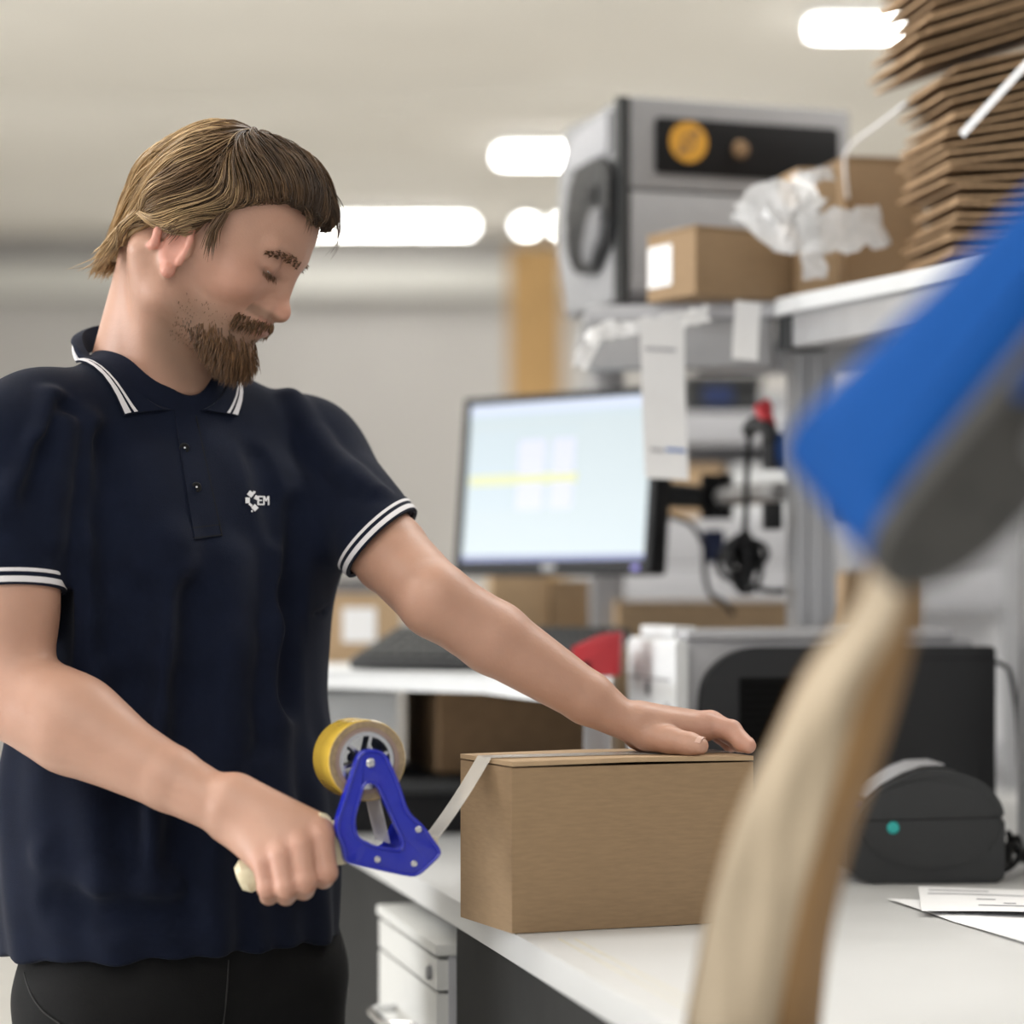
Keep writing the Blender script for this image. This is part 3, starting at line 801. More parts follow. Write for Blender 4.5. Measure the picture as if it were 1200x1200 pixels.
# ================================================================ grey packing machine on the shelf
u, v, k = uv_frame(19)
GM = P(735, 372, 3.30); GM.z = ZS + 0.012
W_, D_, H_ = 0.318, 0.25, 0.273
t = thing('packing_machine', 'big grey packing machine with black panel and orange sticker on the overhead shelf', 'machine', GM)
bm = B()
prism(bm, rounded([(0.004, 0.02), (W_, 0.02), (W_, H_ * 0.555), (0.004, H_ * 0.555)], 0.004, 3), GM, u, k, -v, -D_, 0, bevel=0.004)
obj('lower_body', bm, M['grey'], t)
bm = B(); prism(bm, rounded([(0.004, H_ * 0.565), (W_, H_ * 0.565), (W_, H_), (0.004, H_)], 0.006, 3), GM, u, k, -v, -D_, 0, bevel=0.004); obj('upper_body', bm, M['grey'], t)
bm = B(); prism(bm, rounded([(0.038, H_ * 0.640), (0.300, H_ * 0.640), (0.300, H_ * 0.905), (0.038, H_ * 0.905)], 0.006, 4), GM, u, k, -v, 0.0008, 0.003, bevel=0.001); pn = obj('display_panel', bm, M['black'], t)
bm = B(); lathe(bm, [(0, 0.0045), (0.0265, 0.0045), (0.0265, 0.0032)], GM + u * 0.084 + k * H_ * 0.795, -v, 40); st = obj('warning_sticker', bm, M['orange'], pn)
sc_ = GM + u * 0.084 + k * H_ * 0.795 - v * 0.0048
bm = B()
lathe(bm, [(0.0065, 0.0), (0.0095, 0.0), (0.0095, 0.0006), (0.0065, 0.0006), (0.0065, 0.0)], sc_, -v, 24)
for a_ in (50, 230):
    b_ = math.radians(a_)
    c1 = sc_ + u * math.cos(b_) * 0.017 + k * math.sin(b_) * 0.017
    e1_ = u * math.cos(b_) + k * math.sin(b_); e2_ = u * -math.sin(b_) + k * math.cos(b_)
    prism(bm, [(-0.005, -0.006), (0.006, 0), (-0.005, 0.006)], c1, e1_, e2_, -v, 0, 0.0006)
obj('sticker_mark', bm, M['card_dark'], st)
bm = B(); lathe(bm, [(0, 0.010), (0.008, 0.009), (0.011, 0.003), (0.012, 0.0)], GM + u * 0.158 + k * H_ * 0.775 - v * 0.003, -v, 24); obj('knob', bm, M['card_dark'], pn)
# left end: dark seam plate, rounded dark hood and pale window
bm = B(); prism(bm, [(0.0, 0.004), (0.0, H_ - 0.001), (0.02, H_), (0.02, 0.004)], GM, -v * -1, k, u, -0.010, 0.003, bevel=0.001); obj('end_plate', bm, M['dark2'], t)
bm = B(); prism(bm, rounded([(0.024, 0.01), (0.20, 0.012), (0.235, H_ * 0.35), (0.225, H_ * 0.8), (0.18, H_ * 0.93), (0.024, H_ * 0.985)], 0.012, 4), GM, v, k, -u, -0.004, 0.010, bevel=0.004); ep = obj('end_cover', bm, M['grey'], t)
bm = B(); prism(bm, rounded([(0.012, H_ * 0.34), (0.012, H_ * 0.68), (0.05, H_ * 0.74), (0.15, H_ * 0.72), (0.18, H_ * 0.45), (0.15, H_ * 0.22), (0.07, H_ * 0.18)], 0.02, 5), GM, v, k, -u, 0.011, 0.022, bevel=0.006); obj('feed_hood', bm, M['dark'], ep)
bm = B(); prism(bm, rounded([(0.026, H_ * 0.49), (0.07, H_ * 0.48), (0.10, H_ * 0.28), (0.07, H_ * 0.215), (0.026, H_ * 0.36)], 0.015, 5), GM, v, k, -u, 0.0225, 0.028, bevel=0.003); obj('hood_flap', bm, M['midgrey'], ep)
bm = B(); prism(bm, rounded([(0.05, H_ * 0.52), (0.08, H_ * 0.525), (0.08, H_ * 0.60), (0.05, H_ * 0.60)], 0.004, 3), GM, v, k, -u, 0.0225, 0.025, bevel=0.001); obj('hood_slot', bm, M['black'], ep)
bm = B(); prism(bm, rounded([(0.035, H_ * 0.75), (0.20, H_ * 0.74), (0.17, H_ * 0.90), (0.035, H_ * 0.95)], 0.01, 4), GM, v, k, -u, 0.011, 0.0145, bevel=0.002); obj('end_window', bm, M['printer_grey'], ep)
for a_, b_ in ((0.03, 0.03), (0.28, 0.03), (0.05, 0.2), (0.28, 0.2)):
    bm = B(); lathe(bm, [(0, -0.0115), (0.014, -0.0115), (0.016, 0.0095), (0, 0.0095)], GM + u * a_ + v * b_ + k * 0.0, (0, 0, 1), 14); obj('foot', bm, M['black'], t)
bm = B(); prism(bm, [(0.0, 0.009), (W_, 0.009), (W_, 0.0195), (0.0, 0.0195)], GM, u, k, -v, -D_ + 0.02, -0.006); obj('base_plate', bm, M['midgrey'], t)

# cartons on the shelf
carton('cardboard_box', 'brown cardboard box with white end label in front of the grey machine', Vector(((815 - 600) * 3.06 / F, 3.06, ZS + 0.0005)), 30, 0.150, 0.105, 0.083, M['card'], 'leftfar')
carton('cardboard_box', 'tall cardboard box behind the plastic film beside the carton stack', Vector((0.417, 3.20, ZS + 0.0005)), 12, 0.105, 0.10, 0.190, M['card'], tape=False)
carton('cardboard_box', 'narrow upright cardboard box left of the tall one behind the film', Vector((0.348, 3.11, ZS + 0.0005)), 12, 0.050, 0.075, 0.160, M['card_light'], tape=False)
t0 = thing('plastic_film', 'crumpled clear plastic film draped over the boxes on the shelf', 'plastic film', P(950, 260, 3.0))
crumple('film_fold', '', ((885, 232, 0.02), (905, 262, 0.0), (950, 272, -0.01), (1000, 268, 0.0), (1036, 262, 0.03)), 0.050, 3.0, M['film'], '', 0.0045, 11, t0)
crumple('film_fold', '', ((882, 268, 0.02), (900, 240, 0.0), (930, 240, 0.0), (955, 255, 0.0)), 0.050, 2.99, M['film'], '', 0.005, 12, t0)
crumple('film_fold', '', ((940, 205, 0.05), (948, 245, 0.0), (952, 290, 0.0), (956, 328, 0.02)), 0.026, 2.99, M['film'], '', 0.003, 13, t0)
crumple('film_fold', '', ((935, 212, 0.04), (955, 205, 0.03), (975, 203, 0.05)), 0.018, 3.0, M['film'], '', 0.003, 15, t0)
bm = B(); tube(bm, smooth_path([P(993, 232, 3.20), P(990, 185, 3.18), P(1003, 165, 3.15), P(1030, 145, 3.10), P(1062, 120, 3.02)], 6), 0.0022, 6)
o = obj('plastic_strap', bm, M['paper'], None, origin=P(993, 232, 3.2)); tag(o, 'thin white plastic strap looping from the tall box to the carton stack', 'strap')

# stack of folded cartons: every folded carton is a thing of its own
def folded(i, C, ang, tilt, w_, d_, gap):
    u, v, k = uv_frame(ang)
    tl = math.radians(tilt)
    uu = u * math.cos(tl) + k * math.sin(tl); kk = k * math.cos(tl) - u * math.sin(tl)
    bm = B()
    th = 0.0034
    n = 6
    def panel(z0, zf):
        lo = []
        for j in range(n + 1):
            s = j / n
            row = []
            for q in range(5):
                r_ = q / 4
                row.append(C + uu * (w_ * s) + v * (d_ * r_) + kk * (z0 + zf * (1 - s) ** 2))
            lo.append(row)
        hi = [[p + kk * th for p in row] for row in lo]
        sheet(bm, lo); sheet(bm, hi); sheet(bm, [lo[0], hi[0]]); sheet(bm, [lo[-1], hi[-1]])
        sheet(bm, [[r[0] for r in lo], [r[0] for r in hi]]); sheet(bm, [[r[-1] for r in lo], [r[-1] for r in hi]])
    panel(0, 0.0); C = C + uu * rr.uniform(-0.003, 0.008) + v * rr.uniform(-0.004, 0.004); panel(th + 0.0052, gap)
    bmesh.ops.remove_doubles(bm, verts=bm.verts[:], dist=1e-5)
    o = obj('folded_carton', bm, [M['card_dark'], M['card_edge']], None, smooth=False, origin=C)
    for f in o.data.polygons:
        if abs(f.normal.dot(kk)) < 0.5: f.material_index = 1
    return o
z = ZS + 0.0006
rr = random.Random(5)
N_ST = 21
tl_ = 0.0
for i in range(N_ST):
    if i < 5: bx, by, tgt = 0.512, 2.965, 0.0
    elif i < 13: bx, by, tgt = 0.507, 2.955, 16.0
    else: bx, by, tgt = 0.484, 2.97, 18.5
    tl_ += max(0, min(2.6, tgt - tl_))
    c = folded(i, Vector((bx + rr.uniform(-0.010, 0.010), by + rr.uniform(-0.006, 0.006), z)), 9 + rr.uniform(-1.5, 1.5), tl_, 0.30, 0.175, rr.uniform(0.003, 0.006))
    ORD = 'lowest second third fourth fifth sixth seventh eighth ninth tenth eleventh twelfth'.split()
    if i < 5: nm_ = ('lowest folded carton, right on the shelf, in the flat bottom of the stack' if i == 0 else '%s folded carton up from the shelf in the flat bottom of the stack' % ORD[i])
    elif i < 13: nm_ = ('lowest tilted' if i == 5 else '%s tilted' % ORD[i - 5]) + ' folded carton in the middle bundle of the stack, counted upward'
    else: nm_ = ('lowest' if i == 13 else ORD[i - 13]) + ' folded carton in the top bundle of the stack that juts left, counted upward'
    tag(c, nm_, 'carton', 'folded cartons in the stack on the shelf')
    z += 0.0196
bm = B(); q0_, q1_ = P(1127, 158, 2.86), P(1215, 62, 2.76)
e_ = (q1_ - q0_).normalized(); s_ = e_.cross(Vector((0, 1, 0))).normalized()
box(bm, (q0_ + q1_) / 2, ((q1_ - q0_).length, 0.002, 0.0085), Matrix((e_, -s_.cross(e_), s_)).transposed(), bevel=0.0008)
o = obj('packing_strap', bm, M['paper'], None, origin=q0_); tag(o, 'white flat packing strap sticking out across the carton stack', 'strap')

# ================================================================ laser printer
u, v, k = uv_frame(11)
LPc = Vector((0.199, 2.915, ZD + 0.001))
W_, D_, H_ = 0.372, 0.235, 0.250
t = thing('laser_printer', 'white and black laser printer standing behind the sealed box', 'printer', LPc)
bm = B(); prism(bm, rounded([(0.016, 0.012), (W_, 0.012), (W_, H_ - 0.005), (0.06, H_ - 0.005), (0.022, H_ - 0.035), (0.016, H_ - 0.07)], [0.004, 0.004, 0.004, 0.03, 0.03, 0.02], 6), LPc, u, k, -v, -0.018, 0.0, bevel=0.003); sp = obj('side_panel', bm, M['dark'], t)
bm = B(); prism(bm, rounded([(0.0, 0.008), (W_ - 0.02, 0.008), (W_ - 0.02, H_ + 0.003), (0.0, H_ + 0.003)], 0.008, 4), LPc, u, k, -v, -D_, -0.019, bevel=0.003); obj('printer_body', bm, M['printer_grey'], t)
bm = B(); prism(bm, rounded([(-0.012, 0.012), (0.003, 0.012), (0.003, H_ - 0.002), (0.0, H_ + 0.004), (-0.010, H_ + 0.004), (-0.012, H_ - 0.002)], 0.003, 3), LPc, u, k, -v, -D_, -0.004, bevel=0.003); fp = obj('front_panel', bm, M['printer_white'], t)
bm = B(); prism(bm, [(0.03, H_ - 0.045), (D_ - 0.01, H_ - 0.045), (D_ - 0.01, H_ - 0.042), (0.03, H_ - 0.042)], LPc, v, k, -u, 0.0122, 0.0127); obj('tray_seam', bm, M['grey'], fp)
bm = B(); prism(bm, [(0.12, H_ - 0.064), (0.14, H_ - 0.064), (0.14, H_ - 0.048), (0.12, H_ - 0.048)], LPc, v, k, -u, 0.0122, 0.014, bevel=0.0006); obj('latch', bm, M['midgrey'], fp)
bm = B(); prism(bm, [(0.035, H_ - 0.078), (0.045, H_ - 0.078), (0.045, H_ - 0.070), (0.035, H_ - 0.070)], LPc, v, k, -u, 0.0122, 0.014, bevel=0.0006); obj('button', bm, M['grey'], fp)
bm = B(); prism(bm, rounded([(0.004, H_ + 0.0035), (W_ - 0.045, H_ + 0.0035), (W_ - 0.045, H_ + 0.016), (0.004, H_ + 0.013)], 0.004, 3), LPc, u, k, -v, -D_ + 0.01, -0.012, bevel=0.002); obj('paper_cover', bm, M['printer_grey'], t)
bm = B(); prism(bm, rounded([(0.0, H_ + 0.004), (0.028, H_ + 0.004), (0.028, H_ + 0.018), (0.0, H_ + 0.018)], 0.003, 3), LPc, u, k, -v, -D_ + 0.015, -0.06, bevel=0.002); obj('control_panel', bm, M['printer_white'], t)
# vent grille: recessed plate and louvre bars
g0 = LPc + u * 0.062 + k * 0.128
bm = B(); prism(bm, [(0, 0), (0.078, 0), (0.078, 0.082), (0, 0.082)], g0, u, k, -v, 0.0004, 0.0012); gr = obj('vent_grille', bm, mat('vent_black', (0.003, 0.003, 0.003), 0.8, spec=0.1), sp)
for i in range(9):
    bm = B(); prism(bm, [(0.002, 0.004 + i * 0.0088), (0.076, 0.004 + i * 0.0088), (0.076, 0.0075 + i * 0.0088), (0.002, 0.0075 + i * 0.0088)], g0, u, k, -v, 0.0013, 0.0030, bevel=0.0006, seg=1); obj('louvre', bm, mat('louvre_black', (0.005, 0.005, 0.005), 0.7, spec=0.15) if i == 0 else bpy.data.materials['louvre_black'], sp)
bm = B(); prism(bm, [(0.20, H_ - 0.02), (W_ - 0.004, H_ - 0.02), (W_ - 0.004, H_ - 0.0185), (0.20, H_ - 0.0185)], LPc, u, k, -v, 0.0003, 0.0008); obj('side_seam', bm, M['black'], sp)
for a_, b_ in ((0.03, 0.03), (W_ - 0.04, 0.03), (0.03, D_ - 0.03), (W_ - 0.04, D_ - 0.03)):
    bm = B(); lathe(bm, [(0, 0), (0.01, 0), (0.01, 0.013), (0, 0.013)], LPc + u * a_ + v * b_, (0, 0, 1), 12); obj('foot', bm, M['black'], t)
bm = B(); tube(bm, smooth_path([LPc + u * (W_ - 0.006) + v * 0.05 + k * 0.232, P(1172, 778, 3.02), P(1184, 790, 3.05), P(1192, 840, 3.06), P(1195, 900, 3.1)], 6), 0.003, 6); obj('power_cable', bm, M['black'], t)

# ================================================================ label printer
u, v, k = uv_frame(3)
LBc = Vector(((1002 - 600) * 2.70 / F, 2.70, ZD + 0.001))
W_, D_ = 0.160, 0.125
t = thing('label_printer', 'small dark domed label printer with a teal button on the desk', 'printer', LBc)
dome = [(0.018, 0), (W_ - 0.004, 0), (W_, 0.008), (W_, 0.058), (W_ - 0.004, 0.085), (W_ - 0.022, 0.105), (W_ - 0.05, 0.118), (W_ - 0.085, 0.121), (0.055, 0.113), (0.030, 0.100), (0.010, 0.082), (-0.004, 0.062), (-0.010, 0.040), (-0.010, 0.018), (0.0, 0.008)]
dome = [(x, y) for x, y in dome]
lowp = rounded([p for p in dome if p[1] < 0.061], 0.006, 4)
low_poly = rounded([(0.018, 0), (W_ - 0.004, 0), (W_, 0.008), (W_, 0.0685), (-0.001, 0.0655), (-0.010, 0.040), (-0.010, 0.018), (0.0, 0.008)], 0.005, 4)
up_poly = rounded([(0.0, 0.067), (W_, 0.070), (W_ - 0.003, 0.085), (W_ - 0.020, 0.106), (W_ - 0.05, 0.118), (W_ - 0.085, 0.121), (0.055, 0.113), (0.030, 0.100), (0.012, 0.084)], [0.003, 0.003, 0.012, 0.012, 0.012, 0.012, 0.012, 0.012, 0.012], 4)
bm = B(); prism(bm, low_poly, LBc, u, k, -v, -D_, 0, bevel=0.004); lb = obj('lower_body', bm, M['dark2'], t)
bm = B(); prism(bm, up_poly, LBc, u, k, -v, -D_, 0, bevel=0.005); obj('lid', bm, M['dark2'], t)
# raised oval side shield and paper window
ov = [(W_ * 0.5 + (W_ * 0.47) * math.cos(a) * (1 if True else 1), 0.062 + 0.047 * math.sin(a)) for a in [i * 2 * math.pi / 40 for i in range(40)]]
bm = B(); prism(bm, [(x, y) for x, y in ov if True], LBc, u, k, -v, 0.0003, 0.0025, bevel=0.0015); obj('side_shield', bm, M['dark2'], lb)
bm = B(); prism(bm, [(0.0, 0.0655), (W_ - 0.004, 0.0690), (W_ - 0.004, 0.0702), (0.0, 0.0668)], LBc, u, k, -v, 0.0026, 0.0032); obj('lid_seam', bm, M['black'], lb)
bm = B(); lathe(bm, [(0, 0.005), (0.005, 0.005), (0.0064, 0.0035), (0.007, 0.0)], LBc + u * 0.040 + k * 0.059 - v * 0.001, -v, 24); part_label(obj('feed_button', bm, M['teal'], t), 'teal lit feed button')
bm = B()
win = [[LBc + u * x + k * (y + 0.0012) + v * a for a in (0.022, 0.05, 0.08, 0.105)] for x, y in ((0.014, 0.088), (0.030, 0.101), (0.055, 0.1145), (0.075, 0.1215), (0.10, 0.1225))]
sheet(bm, win); obj('window', bm, M['printer_grey'], t, solid=0.0015)
bm = B(); prism(bm, [(0.002, 0.078), (0.012, 0.078), (0.016, 0.084), (0.006, 0.084)], LBc + v * 0.03, u, k, -v, -0.05, 0.0, bevel=0.001); obj('tear_bar', bm, mat('blue_grey', (0.10, 0.13, 0.28), 0.4), t)
for a_, b_ in ((0.03, 0.02), (W_ - 0.02, 0.02), (0.03, D_ - 0.02), (W_ - 0.02, D_ - 0.02)):
    bm = B(); lathe(bm, [(0, -0.0008), (0.007, -0.0008), (0.007, 0.002), (0, 0.002)], LBc + u * a_ + v * b_, (0, 0, 1), 10); obj('foot', bm, M['black'], t)
t = thing('cable_bundle', 'tangle of black cables on the desk right of the label printer', 'cable', P(1192, 1010, 2.8))
for s_ in range(4):
    rr2 = random.Random(40 + s_)
    pts = []
    for j in range(6):
        f = j / 5
        q = Vector((0.528 + 0.05 * f + rr2.uniform(-0.008, 0.008), 2.75 + 0.10 * f + rr2.uniform(-0.03, 0.03), ZD + 0.004 + (1 - f) * rr2.uniform(0.0, 0.03) + 0.03 * math.sin(math.pi * f) * rr2.random() + 0.004 * s_))
        pts.append(q)
    bm = B(); tube(bm, smooth_path(pts, 6), 0.0032, 6); obj('cable', bm, M['black'], t)

# papers on the desk
def paper(name, label, corners, dz, lines, cat='paper'):
    """corners: pixel corners near-left, near-right, far-right, far-left on the desk top"""
    def on_desk(px, py):
        d = (CAMZ - ZD) * F / (py - HOR); return Vector(((px - 600) * d / F, d, ZD + dz))
    q = [on_desk(*c) for c in corners]
    t = thing(name, label, cat, q[0])
    bm = B(); n = 8; g = []
    for i in range(n + 1):
        s = i / n
        g.append([q[0].lerp(q[1], r / n).lerp(q[3].lerp(q[2], r / n), s) + Vector((0, 0, 0.0012 * math.sin(3 * r / n + 2 * s))) for r in range(n + 1)])
    sheet(bm, g); o = obj('sheet', bm, M['paper'], t, solid=0.0003)
    for (a0, a1, b) in lines:
        bm = B()
        pt = lambda r, s: q[0].lerp(q[1], r).lerp(q[3].lerp(q[2], r), s) + Vector((0, 0, 0.0012 * math.sin(3 * r + 2 * s) + 0.0006))
        sheet(bm, [[pt(a0 + (a1 - a0) * j / 6, b) for j in range(7)], [pt(a0 + (a1 - a0) * j / 6, b + 0.035) for j in range(7)]]); obj('print_line', bm, M['greyink'], o, solid=0.0002)
    return t
paper('paper_sheet', 'lower white paper sheet on the desk with only its edges showing', ((1118, 1082), (1290, 1135), (1260, 1062), (1040, 1056)), 0.0014, ())
paper('paper_sheet', 'upper printed white paper sheet on the desk before the label printer', ((1080, 1075), (1290, 1079), (1270, 1050), (1076, 1047)), 0.006, ((0.06, 0.42, 0.82), (0.05, 0.9, 0.66), (0.33, 0.44, 0.45), (0.48, 0.55, 0.3), (0.33, 0.6, 0.2)))

# ================================================================ storage rack and small things behind the desk
RY = 4.35
t = thing('storage_rack', 'pale grey storage rack behind the desk, seen between monitor and post', 'rack', (0.35, RY + 0.2, 0))
for zt, hh in ((1.525, 0.055), (1.345, 0.082), (1.262, 0.075), (0.95, 0.04), (0.4, 0.04)):
    bm = B(); box(bm, (0.505, RY + 0.2, zt - hh / 2), (0.75, 0.4, hh), bevel=0.004); obj('rack_shelf', bm, M['printer_grey'], t)
for x in (0.15, 0.86):
    for y in (RY + 0.02, RY + 0.38):
        bm = B(); box(bm, (x, y, 0.80), (0.045, 0.045, 1.6), bevel=0.003); obj('rack_post', bm, M['grey'], t)
bm = B(); box(bm, (0.505, RY + 0.41, 0.80), (0.75, 0.015, 1.58)); obj('rack_back', bm, M['grey'], t)
# navy bin on the rack
def bin_(label, C, w_, d_, h_, m, name='storage_bin'):
    C = Vector(C)
    t = thing(name, label, 'bin', C)
    bm = B()
    prism(bm, [(0, 0), (w_, 0), (w_, d_), (0, d_)], C, (1, 0, 0), (0, 1, 0), (0, 0, 1), 0, 0.005)
    for c_, s_ in (((w_ / 2, 0.004, h_ / 2), (w_, 0.008, h_)), ((w_ / 2, d_ - 0.004, h_ / 2), (w_, 0.008, h_)), ((0.004, d_ / 2, h_ / 2), (0.008, d_ - 0.017, h_)), ((w_ - 0.004, d_ / 2, h_ / 2), (0.008, d_ - 0.017, h_))):
        box(bm, C + Vector(c_), s_, bevel=0.002)
    obj('bin_body', bm, m, t)
    bm = B(); box(bm, C + Vector((w_ / 2, -0.003, h_ - 0.010)), (w_ + 0.008, 0.012, 0.018), bevel=0.003); obj('bin_rim', bm, M['dark2'], t)
    bm = B(); box(bm, C + Vector((w_ * 0.42, -0.004, h_ * 0.45)), (w_ * 0.4, 0.004, h_ * 0.5), bevel=0.001); obj('label_holder', bm, M['navy_bin'], t)
bin_('dark bin on the rack shelf just below the overhead shelf', (0.30, RY + 0.03, 1.526), 0.125, 0.25, 0.065, M['dark2'])
carton('flat_box', 'thin white box lying on the middle shelf of the rack left of the post', Vector((0.375, RY + 0.03, 1.3455)), 0, 0.12, 0.25, 0.095, M['printer_white'], tape=False)
carton('cardboard_box', 'small orange brown box right of the monitor corner', Vector((0.262, RY + 0.03, 1.3455)), 0, 0.10, 0.15, 0.093, M['card_light'], tape=False)
carton('cardboard_box', 'wide pale cardboard box on the desk back behind the printers', Vector((0.150, 3.62, ZD)), 2, 0.245, 0.22, 0.298, M['card_light'], tape=False)
carton('cardboard_box', 'cardboard box on the desk back right of the aluminium post', Vector((0.47, 3.60, ZD)), 2, 0.10, 0.20, 0.34, M['card_light'], tape=False)
# small post behind carrying the orange box
# scanner on the post, red clamp and cable coil
t = thing('barcode_scanner', 'black barcode scanner hanging on a bracket left of the post', 'scanner', P(890, 520, 3.2))
bm = B(); tube(bm, smooth_path([P(878, 505, 3.2), P(884, 497, 3.18), P(896, 500, 3.17), P(905, 512, 3.17)], 4), [0.010] * 13, 10); obj('scanner_head', bm, M['dark'], t)
bm = B(); tube(bm, [P(906, 508, 3.18), P(907, 550, 3.18)], 0.0145, 12); obj('scanner_grip', bm, M['black'], t)
bm = B(); tube(bm, smooth_path([P(878, 512, 3.2), P(875, 560, 3.22), P(874, 600, 3.22), P(872, 640, 3.24)], 6), 0.004, 8); obj('scanner_cable', bm, M['black'], t)
bm = B(); box(bm, P(905, 605, 3.2), (0.024, 0.03, 0.034), bevel=0.004); o = obj('cable_clip', bm, M['black'], None, origin=P(905, 605, 3.2)); tag(o, 'black square cable clip on the left side of the post', 'clip')
t = thing('red_clamp', 'small red spring clamp above the scanner beside the post', 'clamp', P(897, 490, 3.18))
bm = B(); tube(bm, [P(889, 476, 3.18), P(897, 488, 3.17), P(903, 500, 3.18)], [0.007, 0.010, 0.008], 10); obj('clamp_jaw', bm, M['red'], t)
bm = B(); tube(bm, [P(897, 470, 3.2), P(903, 480, 3.19)], 0.005, 8); obj('clamp_handle', bm, M['red'], t)
t = thing('cable_coil', 'coil of black cable hanging left of the aluminium post above the printer', 'cable', P(870, 655, 3.25))
for i in range(11):
    bm = B(); rr3 = random.Random(60 + i)
    c_ = P(870 + rr3.uniform(-9, 9), 655 + rr3.uniform(-10, 10), 3.25 + 0.006 * i)
    r1, r2 = rr3.uniform(0.006, 0.024), rr3.uniform(0.010, 0.036)
    tube(bm, [c_ + Vector((r1 * math.cos(a), rr3.uniform(-0.003, 0.003), r2 * math.sin(a))) for a in [j * 2 * math.pi / 20 for j in range(21)]], 0.0042, 7, caps=False); obj('cable_loop', bm, M['black'], t)
bm = B(); tube(bm, smooth_path([P(872, 680, 3.25), P(890, 690, 3.24), P(905, 693, 3.22), P(918, 692, 3.2)], 6), 0.004, 7); obj('cable_end', bm, M['black'], t)
bm = B(); tube(bm, smooth_path([P(785, 605, 3.4), P(810, 615, 3.38), P(825, 640, 3.36), P(826, 670, 3.36), P(832, 695, 3.36), P(845, 704, 3.36), P(860, 720, 3.36)], 6), 0.0035, 7)
o = obj('monitor_cable', bm, M['black'], None, origin=P(785, 605, 3.4)); tag(o, 'thin black cable drooping from behind the monitor toward the desk', 'cable')
bm = B(); box(bm, P(836, 640, 3.5), (0.03, 0.03, 0.045), bevel=0.006)
t = obj('cable_adapter', bm, M['navy_bin'], None, origin=P(836, 640, 3.5)); tag(t, 'dark blue power adapter hanging behind the monitor cable', 'adapter')
# white partition at the right
t = thing('partition_board', 'white partition board standing behind the desk on the right', 'partition', (1.15, 4.6, 0))
bm = B(); box(bm, (1.18, 4.6, 0.78), (0.98, 0.025, 1.36), bevel=0.004); obj('board_panel', bm, M['paper'], t)
for x in (0.75, 1.60):
    bm = B(); box(bm, (x, 4.6, 0.05), (0.05, 0.40, 0.10), bevel=0.004); obj('board_foot', bm, M['alu'], t)

# ================================================================ paper dispensing head in the foreground
HN = Vector((0.48, -0.52, -0.71)).normalized(); HL = Vector((0.53, -0.477, 0.706)); HL = (HL - HN * HL.dot(HN)).normalized(); HW = HN.cross(HL)
HO = P(1122, 604, 1.33)
t = thing('paper_dispenser_head', 'big blue and grey paper dispensing head blurred in the right foreground', 'paper dispenser', HO)
r_ = 0.052
sl = [(r_ * math.sin(a), -r_ * math.cos(a)) for a in [math.radians(-90 + 180 * i / 24) for i in range(25)]]
sl = [(x, y) for x, y in sl] + [(r_, 0.42), (-r_, 0.42)]
bm = B()
ra_ = [bm.verts.new(HO + HW * x + HL * y + HN * -max(0.03, 0.084 - 0.17 * (y + r_ * 0.6))) for x, y in sl]
rb_ = [bm.verts.new(HO + HW * x + HL * y + HN * -0.006) for x, y in sl]
fs_ = [bm.faces.new(list(reversed(ra_))), bm.faces.new(rb_)]
for i in range(len(sl)):
    j = (i + 1) % len(sl); bm.faces.new((ra_[i], ra_[j], rb_[j], rb_[i]))
bmesh.ops.bevel(bm, geom=list({e for f in fs_ for e in f.edges}), offset=0.018, segments=6, affect='EDGES', profile=0.5)
obj('blue_cover', bm, M['blue'], t)
s2 = [(x * 0.985, y * 0.985) for x, y in sl]
bm = B(); prism(bm, s2, HO, HW, HL, HN, -0.0065, 0.004, bevel=0.003, seg=2); sd = obj('side_plate', bm, M['housing_grey'], t)
bm = B(); lathe(bm, [(0.0, 0.010), (0.012, 0.010), (0.013, 0.0), (0.022, 0.0), (0.022, 0.008), (0.026, 0.008), (0.027, -0.001)], HO + HL * 0.075 - HW * 0.022 + HN * 0.0045, HN, 32); obj('hub', bm, M['dark2'], sd)
bm = B(); lathe(bm, [(0.0275, 0.0), (0.0275, 0.006), (0.030, 0.006), (0.030, 0.0), (0.0275, 0.0)], HO + HL * 0.075 - HW * 0.022 + HN * 0.0042, HN, 32); obj('hub_ring', bm, M['grey'], sd)
for (a_, b_) in ((0.012, 0.015), (0.008, -0.030), (-0.035, 0.005), (0.03, 0.075)):
    bm = B(); lathe(bm, [(0, 0.0018), (0.0042, 0.0018), (0.005, -0.0005)], HO + HW * a_ + HL * b_ + HN * 0.0042, HN, 14); obj('screw', bm, M['dark2'], sd)
bm = B(); prism(bm, [(-0.012, 0.10), (0.028, 0.085), (0.028, 0.115), (-0.012, 0.125)], HO + HW * 0.02, HW, HL, HN, 0.004, 0.012, bevel=0.004); part_label(obj('blue_latch', bm, M['blue'], sd), 'blue latch tab')
# arm and stand that carry it, outside the frame
EA = HO + HL * 0.40 - HN * 0.05
bm = B(); tube(bm, [EA, EA + Vector((0.22, 0.0, 0.02)), Vector((0.72, EA.y, EA.z - 0.02))], 0.025, 14); obj('support_arm', bm, M['midgrey'], t)
bm = B(); tube(bm, [Vector((0.72, EA.y, 0.02)), Vector((0.72, EA.y, EA.z + 0.03))], 0.03, 16); obj('stand_pole', bm, M['midgrey'], t)
bm = B(); lathe(bm, [(0, 0.0), (0.2, 0.0), (0.2, 0.015), (0.04, 0.03), (0, 0.03)], Vector((0.72, EA.y, 0)), (0, 0, 1), 32); obj('stand_base', bm, M['midgrey'], t)
bm = B(); q = HO - HL * 0.030 - HN * 0.05; tube(bm, [q - HN * 0.035, q + HN * 0.035], 0.016, 16); obj('exit_roller', bm, M['dark2'], t)
